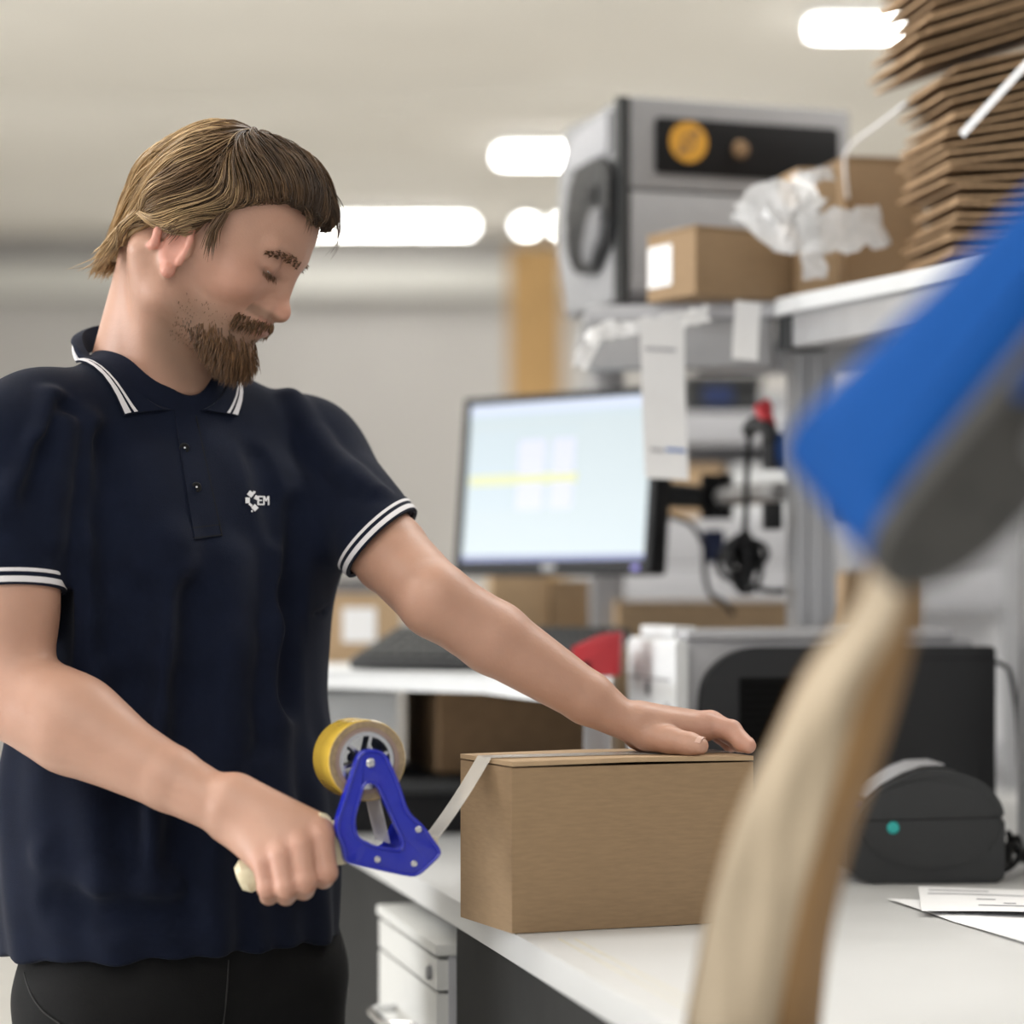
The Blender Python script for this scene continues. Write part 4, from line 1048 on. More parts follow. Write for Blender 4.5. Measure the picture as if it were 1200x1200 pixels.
# kraft paper strip
rowsL = [(1020, 640, 1.395), (1008, 700, 1.41), (950, 783, 1.44), (908, 867, 1.48), (867, 950, 1.53), (837, 1046, 1.59), (808, 1192, 1.69), (803, 1228, 1.725)]
rowsF = [(1062, 650, 1.375), (1054, 725, 1.39), (1012, 804, 1.42), (987, 887, 1.46), (958, 983, 1.51), (933, 1075, 1.57), (912, 1196, 1.66), (908, 1232, 1.70)]
rowsR = [(1078, 655, 1.41), (1071, 742, 1.425), (1054, 817, 1.455), (1029, 900, 1.495), (1000, 983, 1.545), (975, 1087, 1.605), (962, 1196, 1.70), (958, 1226, 1.73)]
Ls, Fs, Rs = (smooth_path([P(*a) for a in r], 6) for r in (rowsL, rowsF, rowsR))
t = thing('kraft_paper_strip', 'blurred folded kraft paper strip hanging from the blue head down to the desk', 'paper', (P(860, 1226, 1.71).x, 1.71, ZD))
rr = random.Random(9)
def strip(name, A, Bq, n, m, off, amp, seed):
    rr = random.Random(seed)
    g = []
    ph = [rr.uniform(0, 6) for _ in range(4)]
    for i in range(len(A)):
        row = []
        for j in range(n + 1):
            f = j / n
            p = A[i].lerp(Bq[i], f)
            bulge = math.sin(math.pi * f) * 0.010 + amp * (math.sin(7 * f + ph[0] + 0.25 * i) + 0.6 * math.sin(13 * f - 0.4 * i + ph[1]) + 0.5 * math.sin(0.6 * i + ph[2] + 3 * f))
            q = p + Vector((0, -bulge, 0)) + off
            q.z = max(q.z, ZD + 0.002)
            row.append(q)
        g.append(row)
    bm = B(); sheet(bm, g)
    return obj(name, bm, m, t, solid=0.0012)
strip('paper_front', Ls, Fs, 14, M['kraft'], Vector((0, 0, 0)), 0.0022, 1)
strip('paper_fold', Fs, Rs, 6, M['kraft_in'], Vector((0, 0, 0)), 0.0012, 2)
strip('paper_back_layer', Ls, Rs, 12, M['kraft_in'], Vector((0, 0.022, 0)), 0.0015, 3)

# ================================================================ sculpting engine: signed distances and surface nets
def V3(p):
    return np.array((p[0], p[1], p[2]), dtype=np.float64)
class Sculpt:
    def __init__(self):
        self.p = []
    def cone(self, a, b, r1, r2, k=0.01, op='+'):
        a, b = V3(a), V3(b)
        ba = b - a; bb = float(ba @ ba) + 1e-12
        def f(q):
            d = q - a
            t = np.clip((d @ ba) / bb, 0, 1)
            return np.linalg.norm(d - t[:, None] * ba, axis=1) - (r1 + (r2 - r1) * t)
        self.p.append((f, k, op)); return self
    def ball(self, c, r, k=0.01, op='+'):
        c = V3(c)
        self.p.append((lambda q: np.linalg.norm(q - c, axis=1) - r, k, op)); return self
    def ell(self, c, r, R=None, k=0.01, op='+'):
        c = V3(c); r = np.array(r, dtype=np.float64)
        Rm = np.array(R) if R is not None else np.eye(3)      # columns are the local axes
        def f(q):
            l = (q - c) @ Rm
            k0 = np.linalg.norm(l / r, axis=1); k1 = np.linalg.norm(l / (r * r), axis=1) + 1e-9
            return k0 * (k0 - 1) / k1
        self.p.append((f, k, op)); return self
    def plane(self, c, n, k=0.003, op='-'):
        """removes the side that n points to"""
        c = V3(c); n = V3(n); n = n / np.linalg.norm(n)
        self.p.append((lambda q: -((q - c) @ n), k, op)); return self
    def field(self, q, prims=None):
        d = None
        for f, k, op in (self.p if prims is None else prims):
            e = f(q)
            if d is None:
                d = e; continue
            if op == '+':
                h = np.clip(0.5 + 0.5 * (d - e) / k, 0, 1)
                d = d * (1 - h) + e * h - k * h * (1 - h)
            else:
                h = np.clip(0.5 - 0.5 * (d + e) / k, 0, 1)
                d = d * (1 - h) - e * h + k * h * (1 - h)
        return d

def surface(S, lo, hi, h, disp=None, Bk=16):
    """sparse surface nets of S inside lo..hi; returns vertices and quads"""
    lo = np.array(lo, float); hi = np.array(hi, float)
    nb = np.ceil((hi - lo) / (h * Bk)).astype(int)
    I, J, K = np.meshgrid(*[np.arange(n) for n in nb], indexing='ij')
    bl = np.stack([I.ravel(), J.ravel(), K.ravel()], 1)
    cen = lo + (bl + 0.5) * (h * Bk)
    Rb = h * Bk * math.sqrt(3) / 2
    vals = np.stack([f(cen) for f, k, op in S.p], 1)
    d0 = S.field(cen)
    act = np.where(np.abs(d0) < Rb * 1.35 + 0.012)[0]
    N = nb * Bk + 2
    g = np.arange(Bk + 1)
    gx, gy, gz = np.meshgrid(g, g, g, indexing='ij')
    off = np.stack([gx.ravel(), gy.ravel(), gz.ravel()], 1)
    ids, pos, quads = [], [], []
    strides = np.array([N[1] * N[2], N[2], 1], dtype=np.int64)
    for a in act:
        base = bl[a] * Bk
        q = lo + (base + off) * h
        pr = []
        for i, (f, k, op) in enumerate(S.p):
            if i == 0 or (vals[a, i] - Rb * 1.3 < max(3 * k, 0.0) + 0.02):
                pr.append(S.p[i])
        d = S.field(q, pr)
        if disp is not None:
            d = d - disp(q)
        d = d.reshape(Bk + 1, Bk + 1, Bk + 1)
        s = d < 0
        if s.all() or not s.any():
            continue
        c = np.zeros((Bk, Bk, Bk), int)
        for dx in (0, 1):
            for dy in (0, 1):
                for dz in (0, 1):
                    c += s[dx:Bk + dx, dy:Bk + dy, dz:Bk + dz]
        mk = (c > 0) & (c < 8)
        ci = np.argwhere(mk)
        acc = np.zeros((len(ci), 3)); cnt = np.zeros(len(ci))
        for ax in range(3):
            o1, o2 = [x for x in range(3) if x != ax]
            for u_ in (0, 1):
                for v_ in (0, 1):
                    p0 = ci.copy(); p0[:, o1] += u_; p0[:, o2] += v_
                    p1 = p0.copy(); p1[:, ax] += 1
                    va = d[p0[:, 0], p0[:, 1], p0[:, 2]]; vb = d[p1[:, 0], p1[:, 1], p1[:, 2]]
                    cr = (va < 0) != (vb < 0)
                    t = np.where(cr, va / np.where(cr, va - vb, 1), 0)
                    pt = p0.astype(float); pt[:, ax] += t
                    acc[cr] += pt[cr]; cnt[cr] += 1
        ids.append(((base + ci + 1) * strides).sum(1))
        pos.append(lo + (base + acc / cnt[:, None]) * h)
        for ax in range(3):
            o1, o2 = [x for x in range(3) if x != ax]
            sl0 = [slice(0, Bk)] * 3
            sl1 = [slice(0, Bk)] * 3; sl1[ax] = slice(1, Bk + 1)
            A, Bq = s[tuple(sl0)], s[tuple(sl1)]
            ed = np.argwhere(A != Bq)
            if not len(ed): continue
            fl = A[ed[:, 0], ed[:, 1], ed[:, 2]]
            e = np.zeros(3, int); e1 = e.copy(); e1[o1] = 1; e2 = e.copy(); e2[o2] = 1
            cell = base + ed + 1
            qd = np.stack([((cell - e1 - e2) * strides).sum(1), ((cell - e2) * strides).sum(1), (cell * strides).sum(1), ((cell - e1) * strides).sum(1)], 1)
            flip = fl if ax != 1 else ~fl
            qd[~flip] = qd[~flip][:, ::-1]
            quads.append(qd)
    ids = np.concatenate(ids); pos = np.concatenate(pos); quads = np.concatenate(quads)
    o = np.argsort(ids); ids = ids[o]; pos = pos[o]
    ix = np.searchsorted(ids, quads); ix = np.clip(ix, 0, len(ids) - 1)
    ok = (ids[ix] == quads).all(1)
    ix = ix[ok]
    used = np.zeros(len(pos), bool); used[ix.ravel()] = True
    new = np.cumsum(used) - 1
    return pos[used], new[ix]

def relax(v, q, n=1, lam=0.5):
    e = np.concatenate([q[:, [0, 1]], q[:, [1, 2]], q[:, [2, 3]], q[:, [3, 0]]])
    for _ in range(n):
        acc = np.zeros_like(v); cnt = np.zeros(len(v))
        np.add.at(acc, e[:, 0], v[e[:, 1]]); np.add.at(cnt, e[:, 0], 1)
        np.add.at(acc, e[:, 1], v[e[:, 0]]); np.add.at(cnt, e[:, 1], 1)
        v = v * (1 - lam) + lam * acc / np.maximum(cnt, 1)[:, None]
    return v

def mesh_obj(name, v, q, m, parent, col=None, uv=None, smooth=True):
    off = np.array(root_loc(parent)) if parent else np.zeros(3)
    me = bpy.data.meshes.new(name)
    nq = len(q)
    me.vertices.add(len(v)); me.vertices.foreach_set('co', (v - off).astype(np.float32).ravel())
    k_ = q.shape[1]
    me.loops.add(nq * k_); me.loops.foreach_set('vertex_index', q.astype(np.int32).ravel())
    me.polygons.add(nq); me.polygons.foreach_set('loop_start', np.arange(0, nq * k_, k_, dtype=np.int32))
    try:
        me.polygons.foreach_set('loop_total', np.full(nq, k_, dtype=np.int32))
    except Exception:
        pass
    me.update(calc_edges=True); me.validate()
    if col is not None:
        at = me.color_attributes.new('tint', 'FLOAT_COLOR', 'POINT')
        at.data.foreach_set('color', np.concatenate([col, np.ones((len(col), 1))], 1).astype(np.float32).ravel())
    me.materials.append(m)
    if smooth: me.shade_smooth()
    o = bpy.data.objects.new(name, me); COL.objects.link(o); o.parent = parent
    return o

def vnormals(v, q):
    n = np.cross(v[q[:, 2]] - v[q[:, 0]], v[q[:, 3]] - v[q[:, 1]])
    o = np.zeros_like(v)
    for i in range(4):
        np.add.at(o, q[:, i], n)
    return o / (np.linalg.norm(o, axis=1)[:, None] + 1e-12)

# ================================================================ the man
person = thing('person', 'bearded man in a navy polo shirt with white trim, head bowed, taping the box', 'person', (-0.34, 2.52, 0))
M['skin'] = mat('skin', (0.6, 0.36, 0.25), 0.48, noise=0.05, scale=25, bump=0.12, bscale=350, attr='tint', sss=0.12)
M['navy'] = mat('navy_pique', (0.0050, 0.0080, 0.0205), 0.9, noise=0.10, scale=40, bump=0.25, bscale=900, sheen=0.03, spec=0.15)
M['trim_white'] = mat('white_trim', (0.72, 0.70, 0.72), 0.8, noise=0.03)
M['trouser'] = mat('black_work_cloth', (0.008, 0.008, 0.0085), 0.9, noise=0.15, scale=30, bump=0.2, bscale=700, spec=0.25)
M['hair'] = mat('hair', (0.2, 0.12, 0.06), 0.42, noise=0.1, scale=60, attr='tint', spec=0.45)
M['shoe'] = mat('shoe_leather', (0.012, 0.012, 0.012), 0.45, noise=0.1)
M['thread'] = mat('white_thread', (0.75, 0.75, 0.77), 0.8, noise=0.05)
M['eye'] = mat('eyeball', (0.5, 0.48, 0.46), 0.15, noise=0.03)

n3 = Vector((0.643, -0.766, 0)); l3 = Vector((0.766, 0.643, 0)); z3 = Vector((0, 0, 1))

# head frame
yaw, pitch, rollh = math.radians(9), math.radians(30), math.radians(0)
f0 = Vector((math.cos(yaw), -math.sin(yaw), 0)); hl = Vector((math.sin(yaw), math.cos(yaw), 0))
hf = f0 * math.cos(pitch) - z3 * math.sin(pitch); hu = f0 * math.sin(pitch) + z3 * math.cos(pitch)
Rr = Matrix.Rotation(rollh, 3, hf); hl = Rr @ hl; hu = Rr @ hu
HC = P(228, 279, 2.48); HS = 1.07
HR = np.array(Matrix((hf, hl, hu)).transposed())
def H(x, y, z): return HC + (hf * x + hl * y + hu * z) * HS
def to_head(v): return ((v - np.array(HC)) @ HR) / HS
class HeadSculpt(Sculpt):
    pass

body = Sculpt()
def hcone(a, b, r1, r2, k=0.01, op='+'): body.cone(H(*a), H(*b), r1 * HS, r2 * HS, k, op)
def hball(c, r, k=0.01, op='+'): body.ball(H(*c), r * HS, k, op)
def hell(c, r, k=0.01, op='+', R=None):
    Rm = HR if R is None else HR @ np.array(R)
    body.ell(H(*c), [x * HS for x in r], Rm, k, op)
hell((0.020, 0, 0.030), (0.073, 0.072, 0.072))
hell((0.0, 0, -0.015), (0.050, 0.060, 0.050), 0.03)
hell((0.035, 0, -0.000), (0.060, 0.058, 0.080), 0.02)
hell((0.048, 0, 0.050), (0.047, 0.056, 0.042), 0.02)
hell((0.048, 0, -0.049), (0.040, 0.040, 0.032), 0.02)
for s in (-1, 1):
    hcone((0.006, s * 0.055, -0.028), (0.016, s * 0.051, -0.054), 0.013, 0.012, 0.02)
    hcone((0.016, s * 0.051, -0.054), (0.077, s * 0.017, -0.074), 0.012, 0.012, 0.02)
    hell((0.064, s * 0.044, -0.012), (0.022, 0.020, 0.016), 0.02)
    hcone((0.090, s * 0.010, 0.029), (0.079, s * 0.042, 0.029), 0.008, 0.008, 0.012)
hball((0.087, 0, -0.072), 0.015, 0.015)
hcone((0.088, 0, 0.028), (0.0985, 0, -0.014), 0.0075, 0.0082, 0.012)
hball((0.1035, 0, -0.0195), 0.0095, 0.007)
for s in (-1, 1):
    hball((0.093, s * 0.0120, -0.0205), 0.0074, 0.007)
    hball((0.099, s * 0.0062, -0.0285), 0.0034, 0.003, '-')
    hell((0.094, s * 0.031, 0.014), (0.012, 0.016, 0.010), 0.012, '-')
    hell((0.0775, s * 0.031, 0.0150), (0.0138, 0.0150, 0.0120), 0.004)
    hcone((0.0935, s * 0.020, 0.0075), (0.0915, s * 0.031, 0.0040), 0.0012, 0.0016, 0.0025, '-')
    hcone((0.0915, s * 0.031, 0.0040), (0.083, s * 0.0425, 0.0080), 0.0016, 0.0012, 0.0025, '-')
hell((0.086, 0, -0.038), (0.013, 0.026, 0.017), 0.012)
hell((0.0950, 0, -0.0345), (0.0065, 0.021, 0.0048), 0.004)
hell((0.0955, 0, -0.0430), (0.0070, 0.018, 0.0054), 0.004)
hcone((0.096, -0.022, -0.0390), (0.102, 0, -0.0388), 0.0011, 0.0013, 0.002, '-')
hcone((0.102, 0, -0.0388), (0.096, 0.022, -0.0390), 0.0013, 0.0011, 0.002, '-')
# ears
for s in (-1, 1):
    hell((0.012, s * 0.071, -0.010), (0.012, 0.007, 0.026), 0.006)
    pts = []
    for i in range(11):
        a = math.radians(-35 + i * 24)
        pts.append((0.008 + 0.0155 * math.cos(a) - 0.003 * math.sin(a), s * (0.0765 + 0.003 * math.sin(a)), -0.009 + 0.026 * math.sin(a)))
    for a, b in zip(pts, pts[1:]):
        hcone(a, b, 0.0036, 0.0036, 0.003)
    hell((0.011, s * 0.0815, -0.009), (0.0095, 0.0075, 0.016), 0.004, '-')
    hball((0.017, s * 0.074, -0.035), 0.0068, 0.005)
    hcone((0.024, s * 0.072, -0.014), (0.023, s * 0.072, -0.006), 0.004, 0.003, 0.004)
# neck, shoulders and a slim trunk inside the shirt
NB = P(177, 444, 2.53)
NT = H(-0.006, 0, -0.036)
body.cone(NB, NT, 0.062, 0.051, 0.02)
body.cone(H(0.02, 0, -0.06), NB + n3 * 0.026 + z3 * -0.02, 0.034, 0.030, 0.03)
for s in (-1, 1):       # neck muscles
    body.cone(H(-0.018, s * 0.058, -0.03), NB + n3 * 0.046 + l3 * (s * 0.016) - z3 * 0.03, 0.014, 0.012, 0.02)
SR, SL = Vector((-0.470, 2.385, 1.352)), P(370, 548, 2.62)
SLa = P(377, 566, 2.62)
TC = Vector((-0.335, 2.52, 0))
TR = np.array(Matrix((n3, l3, z3)).transposed())
body.ell(TC + z3 * 1.18, (0.070, 0.120, 0.19), TR, 0.03)
body.cone(NB - z3 * 0.05, SR, 0.036, 0.034, 0.03)
body.cone(NB - z3 * 0.05, SL, 0.036, 0.032, 0.03)
# right arm
ER = P(13, 814, 2.35); WR = P(264, 947, 2.265)
body.cone(SR, SR.lerp(ER, 0.45), 0.036, 0.041, 0.03)
body.cone(SR.lerp(ER, 0.45), ER, 0.042, 0.040, 0.006)
body.ell(SR.lerp(ER, 0.62) + n3 * 0.008, (0.038, 0.038, 0.055), None, 0.02)
fr = (WR - ER)
body.cone(ER, ER + fr * 0.30, 0.039, 0.0415, 0.010)
body.cone(ER + fr * 0.30, ER + fr * 0.75, 0.0415, 0.029, 0.006)
body.cone(ER + fr * 0.75, WR, 0.029, 0.0245, 0.006)
body.ell(ER + fr * 0.26 + z3 * 0.008, (0.060, 0.036, 0.034), np.array(Matrix((fr.normalized(), fr.normalized().cross(z3).normalized(), fr.normalized().cross(z3).normalized().cross(fr.normalized()))).transposed()), 0.03)
# left arm
EL = P(511, 704, 2.40); WL = P(737, 849, 2.425)
body.cone(SLa, SLa.lerp(EL, 0.5), 0.034, 0.0380, 0.03)
body.cone(SLa.lerp(EL, 0.5), EL, 0.0380, 0.0345, 0.006)
body.ell(SLa.lerp(EL, 0.62), (0.036, 0.036, 0.040), None, 0.008)
fl_ = WL - EL
body.cone(EL, EL + fl_ * 0.30, 0.0335, 0.0345, 0.010)
body.cone(EL + fl_ * 0.30, EL + fl_ * 0.78, 0.0345, 0.0250, 0.006)
body.cone(EL + fl_ * 0.78, WL + Vector((0, -0.006, 0)), 0.0245, 0.0165, 0.006)
body.cone(EL + fl_ * 0.80, WL + Vector((0, 0.016, 0.001)), 0.0195, 0.0155, 0.010)

# right hand closed around the handle
mcpR = [P(376, 981, 2.222), P(353, 993, 2.214), P(330, 1004, 2.212), P(309, 1014, 2.216)]
pipR = [P(382, 1022, 2.214), P(358, 1033, 2.205), P(336, 1040, 2.204), P(314, 1041, 2.210)]
dipR = [P(379, 1029, 2.244), P(356, 1042, 2.238), P(335, 1049, 2.237), P(315, 1050, 2.240)]
tipR = [P(368, 1014, 2.268), P(350, 1026, 2.265), P(332, 1034, 2.264), P(315, 1038, 2.262)]
radR = [(0.0112, 0.0100, 0.0092), (0.0116, 0.0103, 0.0095), (0.0111, 0.0099, 0.0090), (0.0100, 0.0088, 0.0080)]
wristpts = [WR + Vector((0.010, -0.004, 0.012)), WR + Vector((0.012, -0.008, 0.004)), WR + Vector((0.010, -0.006, -0.006)), WR + Vector((0.008, 0.002, -0.014))]
for w_, m_, r_ in zip(wristpts, mcpR, (0.0145, 0.015, 0.0145, 0.0135)):
    body.cone(w_, m_ + Vector((-0.004, 0.012, 0.006)), 0.019, r_, 0.014)
for i in range(4):
    body.ball(mcpR[i] + Vector((0, 0.003, 0.001)), radR[i][0] * 1.08, 0.006)
for i in range(4):
    body.cone(mcpR[i], pipR[i], radR[i][0], radR[i][1], 0.0022)
    body.ball(pipR[i], radR[i][1] * 1.03, 0.002)
    body.cone(pipR[i], dipR[i], radR[i][1], radR[i][2], 0.0022)
    body.cone(dipR[i], tipR[i], radR[i][2], radR[i][2] * 0.88, 0.0022)
# thumb wraps the handle on the far side
tR = [P(290, 965, 2.290), P(322, 962, 2.297), P(352, 972, 2.295), P(374, 984, 2.286)]
for a, b, r1, r2 in zip(tR, tR[1:], (0.018, 0.0135, 0.0115), (0.0135, 0.0115, 0.0095)):
    body.cone(a, b, r1, r2, 0.008)
# left hand resting on the box lid
C0b, ub, vb, kb = BOXC
zt = ZB + 0.0012
def L(px, py, d, zmin=0.0):
    q = P(px, py, d); q.z = max(q.z, zt + zmin); return q
mcpL = [P(830, 849, 2.422), P(834, 848, 2.446), P(834, 847, 2.466), P(828, 850, 2.485)]
pipL = [P(857, 856, 2.412), P(857, 857, 2.440), P(853, 859, 2.462), P(845, 861, 2.482)]
dipL = [P(870, 870, 2.402), P(870, 871, 2.433), P(866, 871, 2.456), P(856, 872, 2.478)]
tipL = [L(877, 878, 2.396, 0.0078), L(876, 880, 2.428, 0.0075), L(872, 880, 2.452, 0.0075), L(863, 880, 2.475, 0.007)]
radL = [(0.0112, 0.0098, 0.0088), (0.0114, 0.0100, 0.0090), (0.0108, 0.0096, 0.0086), (0.0098, 0.0086, 0.0078)]
wl = [WL + Vector((0.012, -0.008, 0.004)), WL + Vector((0.012, 0.002, 0.006)), WL + Vector((0.011, 0.012, 0.004)), WL + Vector((0.008, 0.020, 0.0))]
for w_, m_, r_ in zip(wl, mcpL, (0.0140, 0.0145, 0.014, 0.013)):
    body.cone(w_, m_ + Vector((-0.006, 0, -0.003)), 0.0140, r_ * 0.97, 0.012)
for i in range(4):
    body.ball(mcpL[i], radL[i][0] * 1.08, 0.006)
for i in range(4):
    body.cone(mcpL[i], pipL[i], radL[i][0], radL[i][1], 0.0022)
    body.ball(pipL[i], radL[i][1] * 1.03, 0.002)
    body.cone(pipL[i], dipL[i], radL[i][1], radL[i][2], 0.0022)
    body.cone(dipL[i], tipL[i], radL[i][2], radL[i][2] * 0.85, 0.0022)
tL = [L(758, 862, 2.415, 0.012), L(788, 868, 2.396, 0.0115), L(808, 872, 2.386, 0.0098), L(820, 875, 2.380, 0.0086)]
for a, b, r1, r2 in zip(tL, tL[1:], (0.0150, 0.0115, 0.0100), (0.0115, 0.0100, 0.0084)):
    body.cone(a, b, r1, r2, 0.007)
body.cone(L(752, 866, 2.45, 0.014), L(795, 862, 2.47, 0.014), 0.015, 0.012, 0.012)

v, q = surface(body, (-0.56, 2.17, 0.93), (0.26, 2.72, 1.70), 0.0019)
v = relax(v, q, 1, 0.4)
nrm = vnormals(v, q)
hv = to_head(v)
# skin tint: redder lips, ears, knuckles, a shadow of stubble
def ss(a, b, x):
    t = np.clip((x - a) / (b - a), 0, 1); return t * t * (3 - 2 * t)
def blob(c, r, s=1.0):
    return np.exp(-(((hv - np.array(c)) / np.array(r)) ** 2).sum(1)) * s
base = np.tile(np.array([0.475, 0.270, 0.192]), (len(v), 1))
def tintmix(m_, c_):
    global base
    base = base * (1 - m_[:, None]) + m_[:, None] * np.array(c_)
headm = (np.abs(hv) < 0.16).all(1)
tintmix(0.5 * headm * (blob((0.066, -0.045, -0.012), (0.03, 0.03, 0.022)) + blob((0.066, 0.045, -0.012), (0.03, 0.03, 0.022)) + blob((0.108, 0, -0.018), (0.016, 0.016, 0.014))), (0.60, 0.28, 0.20))
tintmix(0.65 * headm * ((np.abs(hv[:, 1]) > 0.073) & (hv[:, 0] < 0.026) & (hv[:, 0] > -0.02) & (np.abs(hv[:, 2] + 0.01) < 0.036)), (0.60, 0.25, 0.19))
tintmix(0.7 * headm * ((np.abs(hv[:, 1]) < 0.022) & (hv[:, 0] > 0.085) & (hv[:, 2] > -0.049) & (hv[:, 2] < -0.0305)), (0.45, 0.20, 0.15))
jaw = ss(0.0, 0.03, hv[:, 0]) * ss(-0.030, -0.056, hv[:, 2] + 0.10 * np.clip(0.045 - hv[:, 0], 0, 1)) * headm * ss(0.080, 0.050, np.linalg.norm(hv - np.array([0.055, 0, -0.058]), axis=1))
tintmix(0.62 * jaw, (0.17, 0.105, 0.065))
must = headm * (hv[:, 0] > 0.080) * (np.abs(hv[:, 1]) < 0.032) * ss(-0.034, -0.031, hv[:, 2] * 1.0) * ss(-0.021, -0.026, hv[:, 2])
tintmix(0.55 * must, (0.17, 0.105, 0.065))
for s in (-1, 1):
    tintmix(np.clip(0.85 * headm * np.exp(-(((hv[:, 1] - s * 0.031) / 0.013) ** 2 + ((hv[:, 2] - 0.0045 - 8.0 * (np.abs(hv[:, 1]) - 0.031) ** 2) / 0.0026) ** 2)) * (hv[:, 0] > 0.075), 0, 1), (0.05, 0.03, 0.022))
    tintmix(0.35 * headm * blob((0.088, s * 0.028, 0.016), (0.015, 0.018, 0.012)), (0.40, 0.21, 0.15))
for p_ in mcpR + pipR + mcpL + pipL + tipL + tipR:
    m_ = 0.4 * np.exp(-(((v - np.array(p_)) / 0.014) ** 2).sum(1)); tintmix(m_, (0.58, 0.27, 0.20))
tintmix(0.35 * np.exp(-(((v - np.array(ER)) / 0.04) ** 2).sum(1)), (0.58, 0.28, 0.21))
skin = mesh_obj('body', v, q, M['skin'], person, base)
bv, bn = v, nrm
# eyes
for s in (-1, 1):
    bm = B()
    bmesh.ops.create_uvsphere(bm, u_segments=20, v_segments=14, radius=0.0122 * HS)
    for v_ in bm.verts: v_.co = H(0.0780, s * 0.031, 0.0145) + v_.co
    o = obj('eyeball', bm, M['eye'], person)
# finger nails
def nail(tip, d_, r_, side):
    """small plate on the back of a finger end"""
    d_ = Vector(d_).normalized(); side = Vector(side); side = (side - d_ * side.dot(d_)).normalized(); w_ = d_.cross(side)
    bm = B(); g = []
    for i in range(5):
        a = -0.006 + 0.010 * i / 4
        g.append([Vector(tip) + d_ * a + (side * math.cos(t_) + w_ * math.sin(t_)) * (r_ * (1.0 if i < 4 else 0.93)) for t_ in [math.radians(x) for x in (-42, -21, 0, 21, 42)]])
    sheet(bm, g); return bm
M['nail'] = mat('finger_nail', (0.62, 0.40, 0.32), 0.3, noise=0.03)
obj('thumb_nail', nail(tL[3], tL[3] - tL[2], 0.0090, (0, -0.5, 0.9)), M['nail'], person, solid=0.0006)
for i in ():
    obj('finger_nail', nail(tipL[i], tipL[i] - dipL[i], radL[i][2] * 0.90, (0.6, -0.2, 0.8)), M['nail'], person, solid=0.0006)

# ---------------------------------------------------------------- polo shirt
shirt = Sculpt()
shirt.ell(TC - n3 * 0.008 + z3 * 1.225, (0.110, 0.170, 0.195), TR, 0.05)
shirt.ell(TC + Vector((0.0, 0, 1.03)), (0.126, 0.166, 0.30), TR, 0.06)
shirt.cone(TC + l3 * 0.05 + z3 * 1.0, TC + l3 * 0.05 + z3 * 0.80, 0.118, 0.124, 0.05)
shirt.cone(TC - l3 * 0.05 + z3 * 1.0, TC - l3 * 0.05 + z3 * 0.80, 0.118, 0.124, 0.05)
shirt.ell(TC + n3 * 0.052 + l3 * 0.07 + z3 * 1.265, (0.050, 0.075, 0.085), TR, 0.03)
shirt.ell(TC + n3 * 0.052 - l3 * 0.07 + z3 * 1.265, (0.050, 0.075, 0.085), TR, 0.03)
shirt.cone(NB - z3 * 0.020, SR + z3 * 0.000 + l3 * 0.02, 0.060, 0.050, 0.03)
shirt.cone(NB - z3 * 0.018, SL + z3 * 0.006 - l3 * 0.02, 0.060, 0.052, 0.03)
shirt.cone(NB - z3 * 0.07, NB - z3 * 0.022 - n3 * 0.008, 0.068, 0.058, 0.02)
# sleeves
aR = (ER - SR).normalized(); CR = SR + (ER - SR) * 0.585
cutL = P(441, 634, 2.50)
aL = (EL - SLa).normalized(); nL = Vector((0.70, -0.12, -0.70)).normalized(); CLp = SLa + aL * (cutL - SLa).dot(aL)
shirt.cone(SR, CR + aR * 0.05, 0.053, 0.0495, 0.020)
shirt.ball(P(45, 492, 2.42), 0.046, 0.03)
shirt.ball(P(354, 521, 2.61), 0.047, 0.03)
shirt.cone(SL, CLp + aL * 0.045, 0.054, 0.0432, 0.030)
shirt.cone(SR + Vector((0, 0, -0.03)), TC + z3 * 1.20 - l3 * 0.10, 0.05, 0.06, 0.04)
shirt.cone(SL + Vector((0, 0, -0.03)), TC + z3 * 1.20 + l3 * 0.10, 0.05, 0.06, 0.04)
# folds: ridges (+) and creases (-)
def ridge(pts, r, k, op, d, dr=0.0):
    q_ = [P(a, b, d) for a, b in pts]
    for a, b in zip(q_, q_[1:]):
        shirt.cone(a, b, r, r, k, op)
FIELD0 = list(shirt.p)
class Tmp(Sculpt): pass
def front(px, py):
    """first point of the smooth shirt seen at this pixel"""
    S_ = Sculpt(); S_.p = FIELD0
    dd = np.linspace(2.1, 2.75, 400)
    pts = np.array([P(px, py, x) for x in dd])
    f = S_.field(pts); i = np.argmax(f < 0)
    return Vector(pts[i]) if f[i] < 0 else None
def fold(pts, r, up, k):
    hit = [front(*p_) for p_ in pts]
    hit = [h_ for h_ in hit if h_ is not None]
    dirc = (lambda h_: (CAM - h_).normalized())
    if up > 0:
        c = [h_ - dirc(h_) * (r - up) for h_ in hit]
        for a, b in zip(c, c[1:]): shirt.cone(a, b, r, r, k)
    else:
        c = [h_ + dirc(h_) * (r + up) for h_ in hit]
        for a, b in zip(c, c[1:]): shirt.cone(a, b, r, r, k, '-')
fold(((100, 500), (104, 560), (106, 640), (112, 730), (112, 800)), 0.016, 0.007, 0.012)
fold(((126, 520), (128, 600), (134, 680), (132, 760)), 0.014, -0.006, 0.014)
fold(((200, 640), (190, 740), (178, 850), (170, 960), (165, 1080)), 0.020, 0.007, 0.020)
fold(((165, 700), (156, 800), (148, 900), (140, 1040)), 0.016, -0.006, 0.018)
fold(((262, 660), (262, 760), (258, 860), (250, 970), (246, 1090)), 0.022, 0.007, 0.02)
fold(((232, 700), (228, 800), (218, 920), (210, 1060)), 0.016, -0.006, 0.018)
fold(((330, 640), (322, 740), (316, 840), (318, 960)), 0.018, 0.006, 0.02)
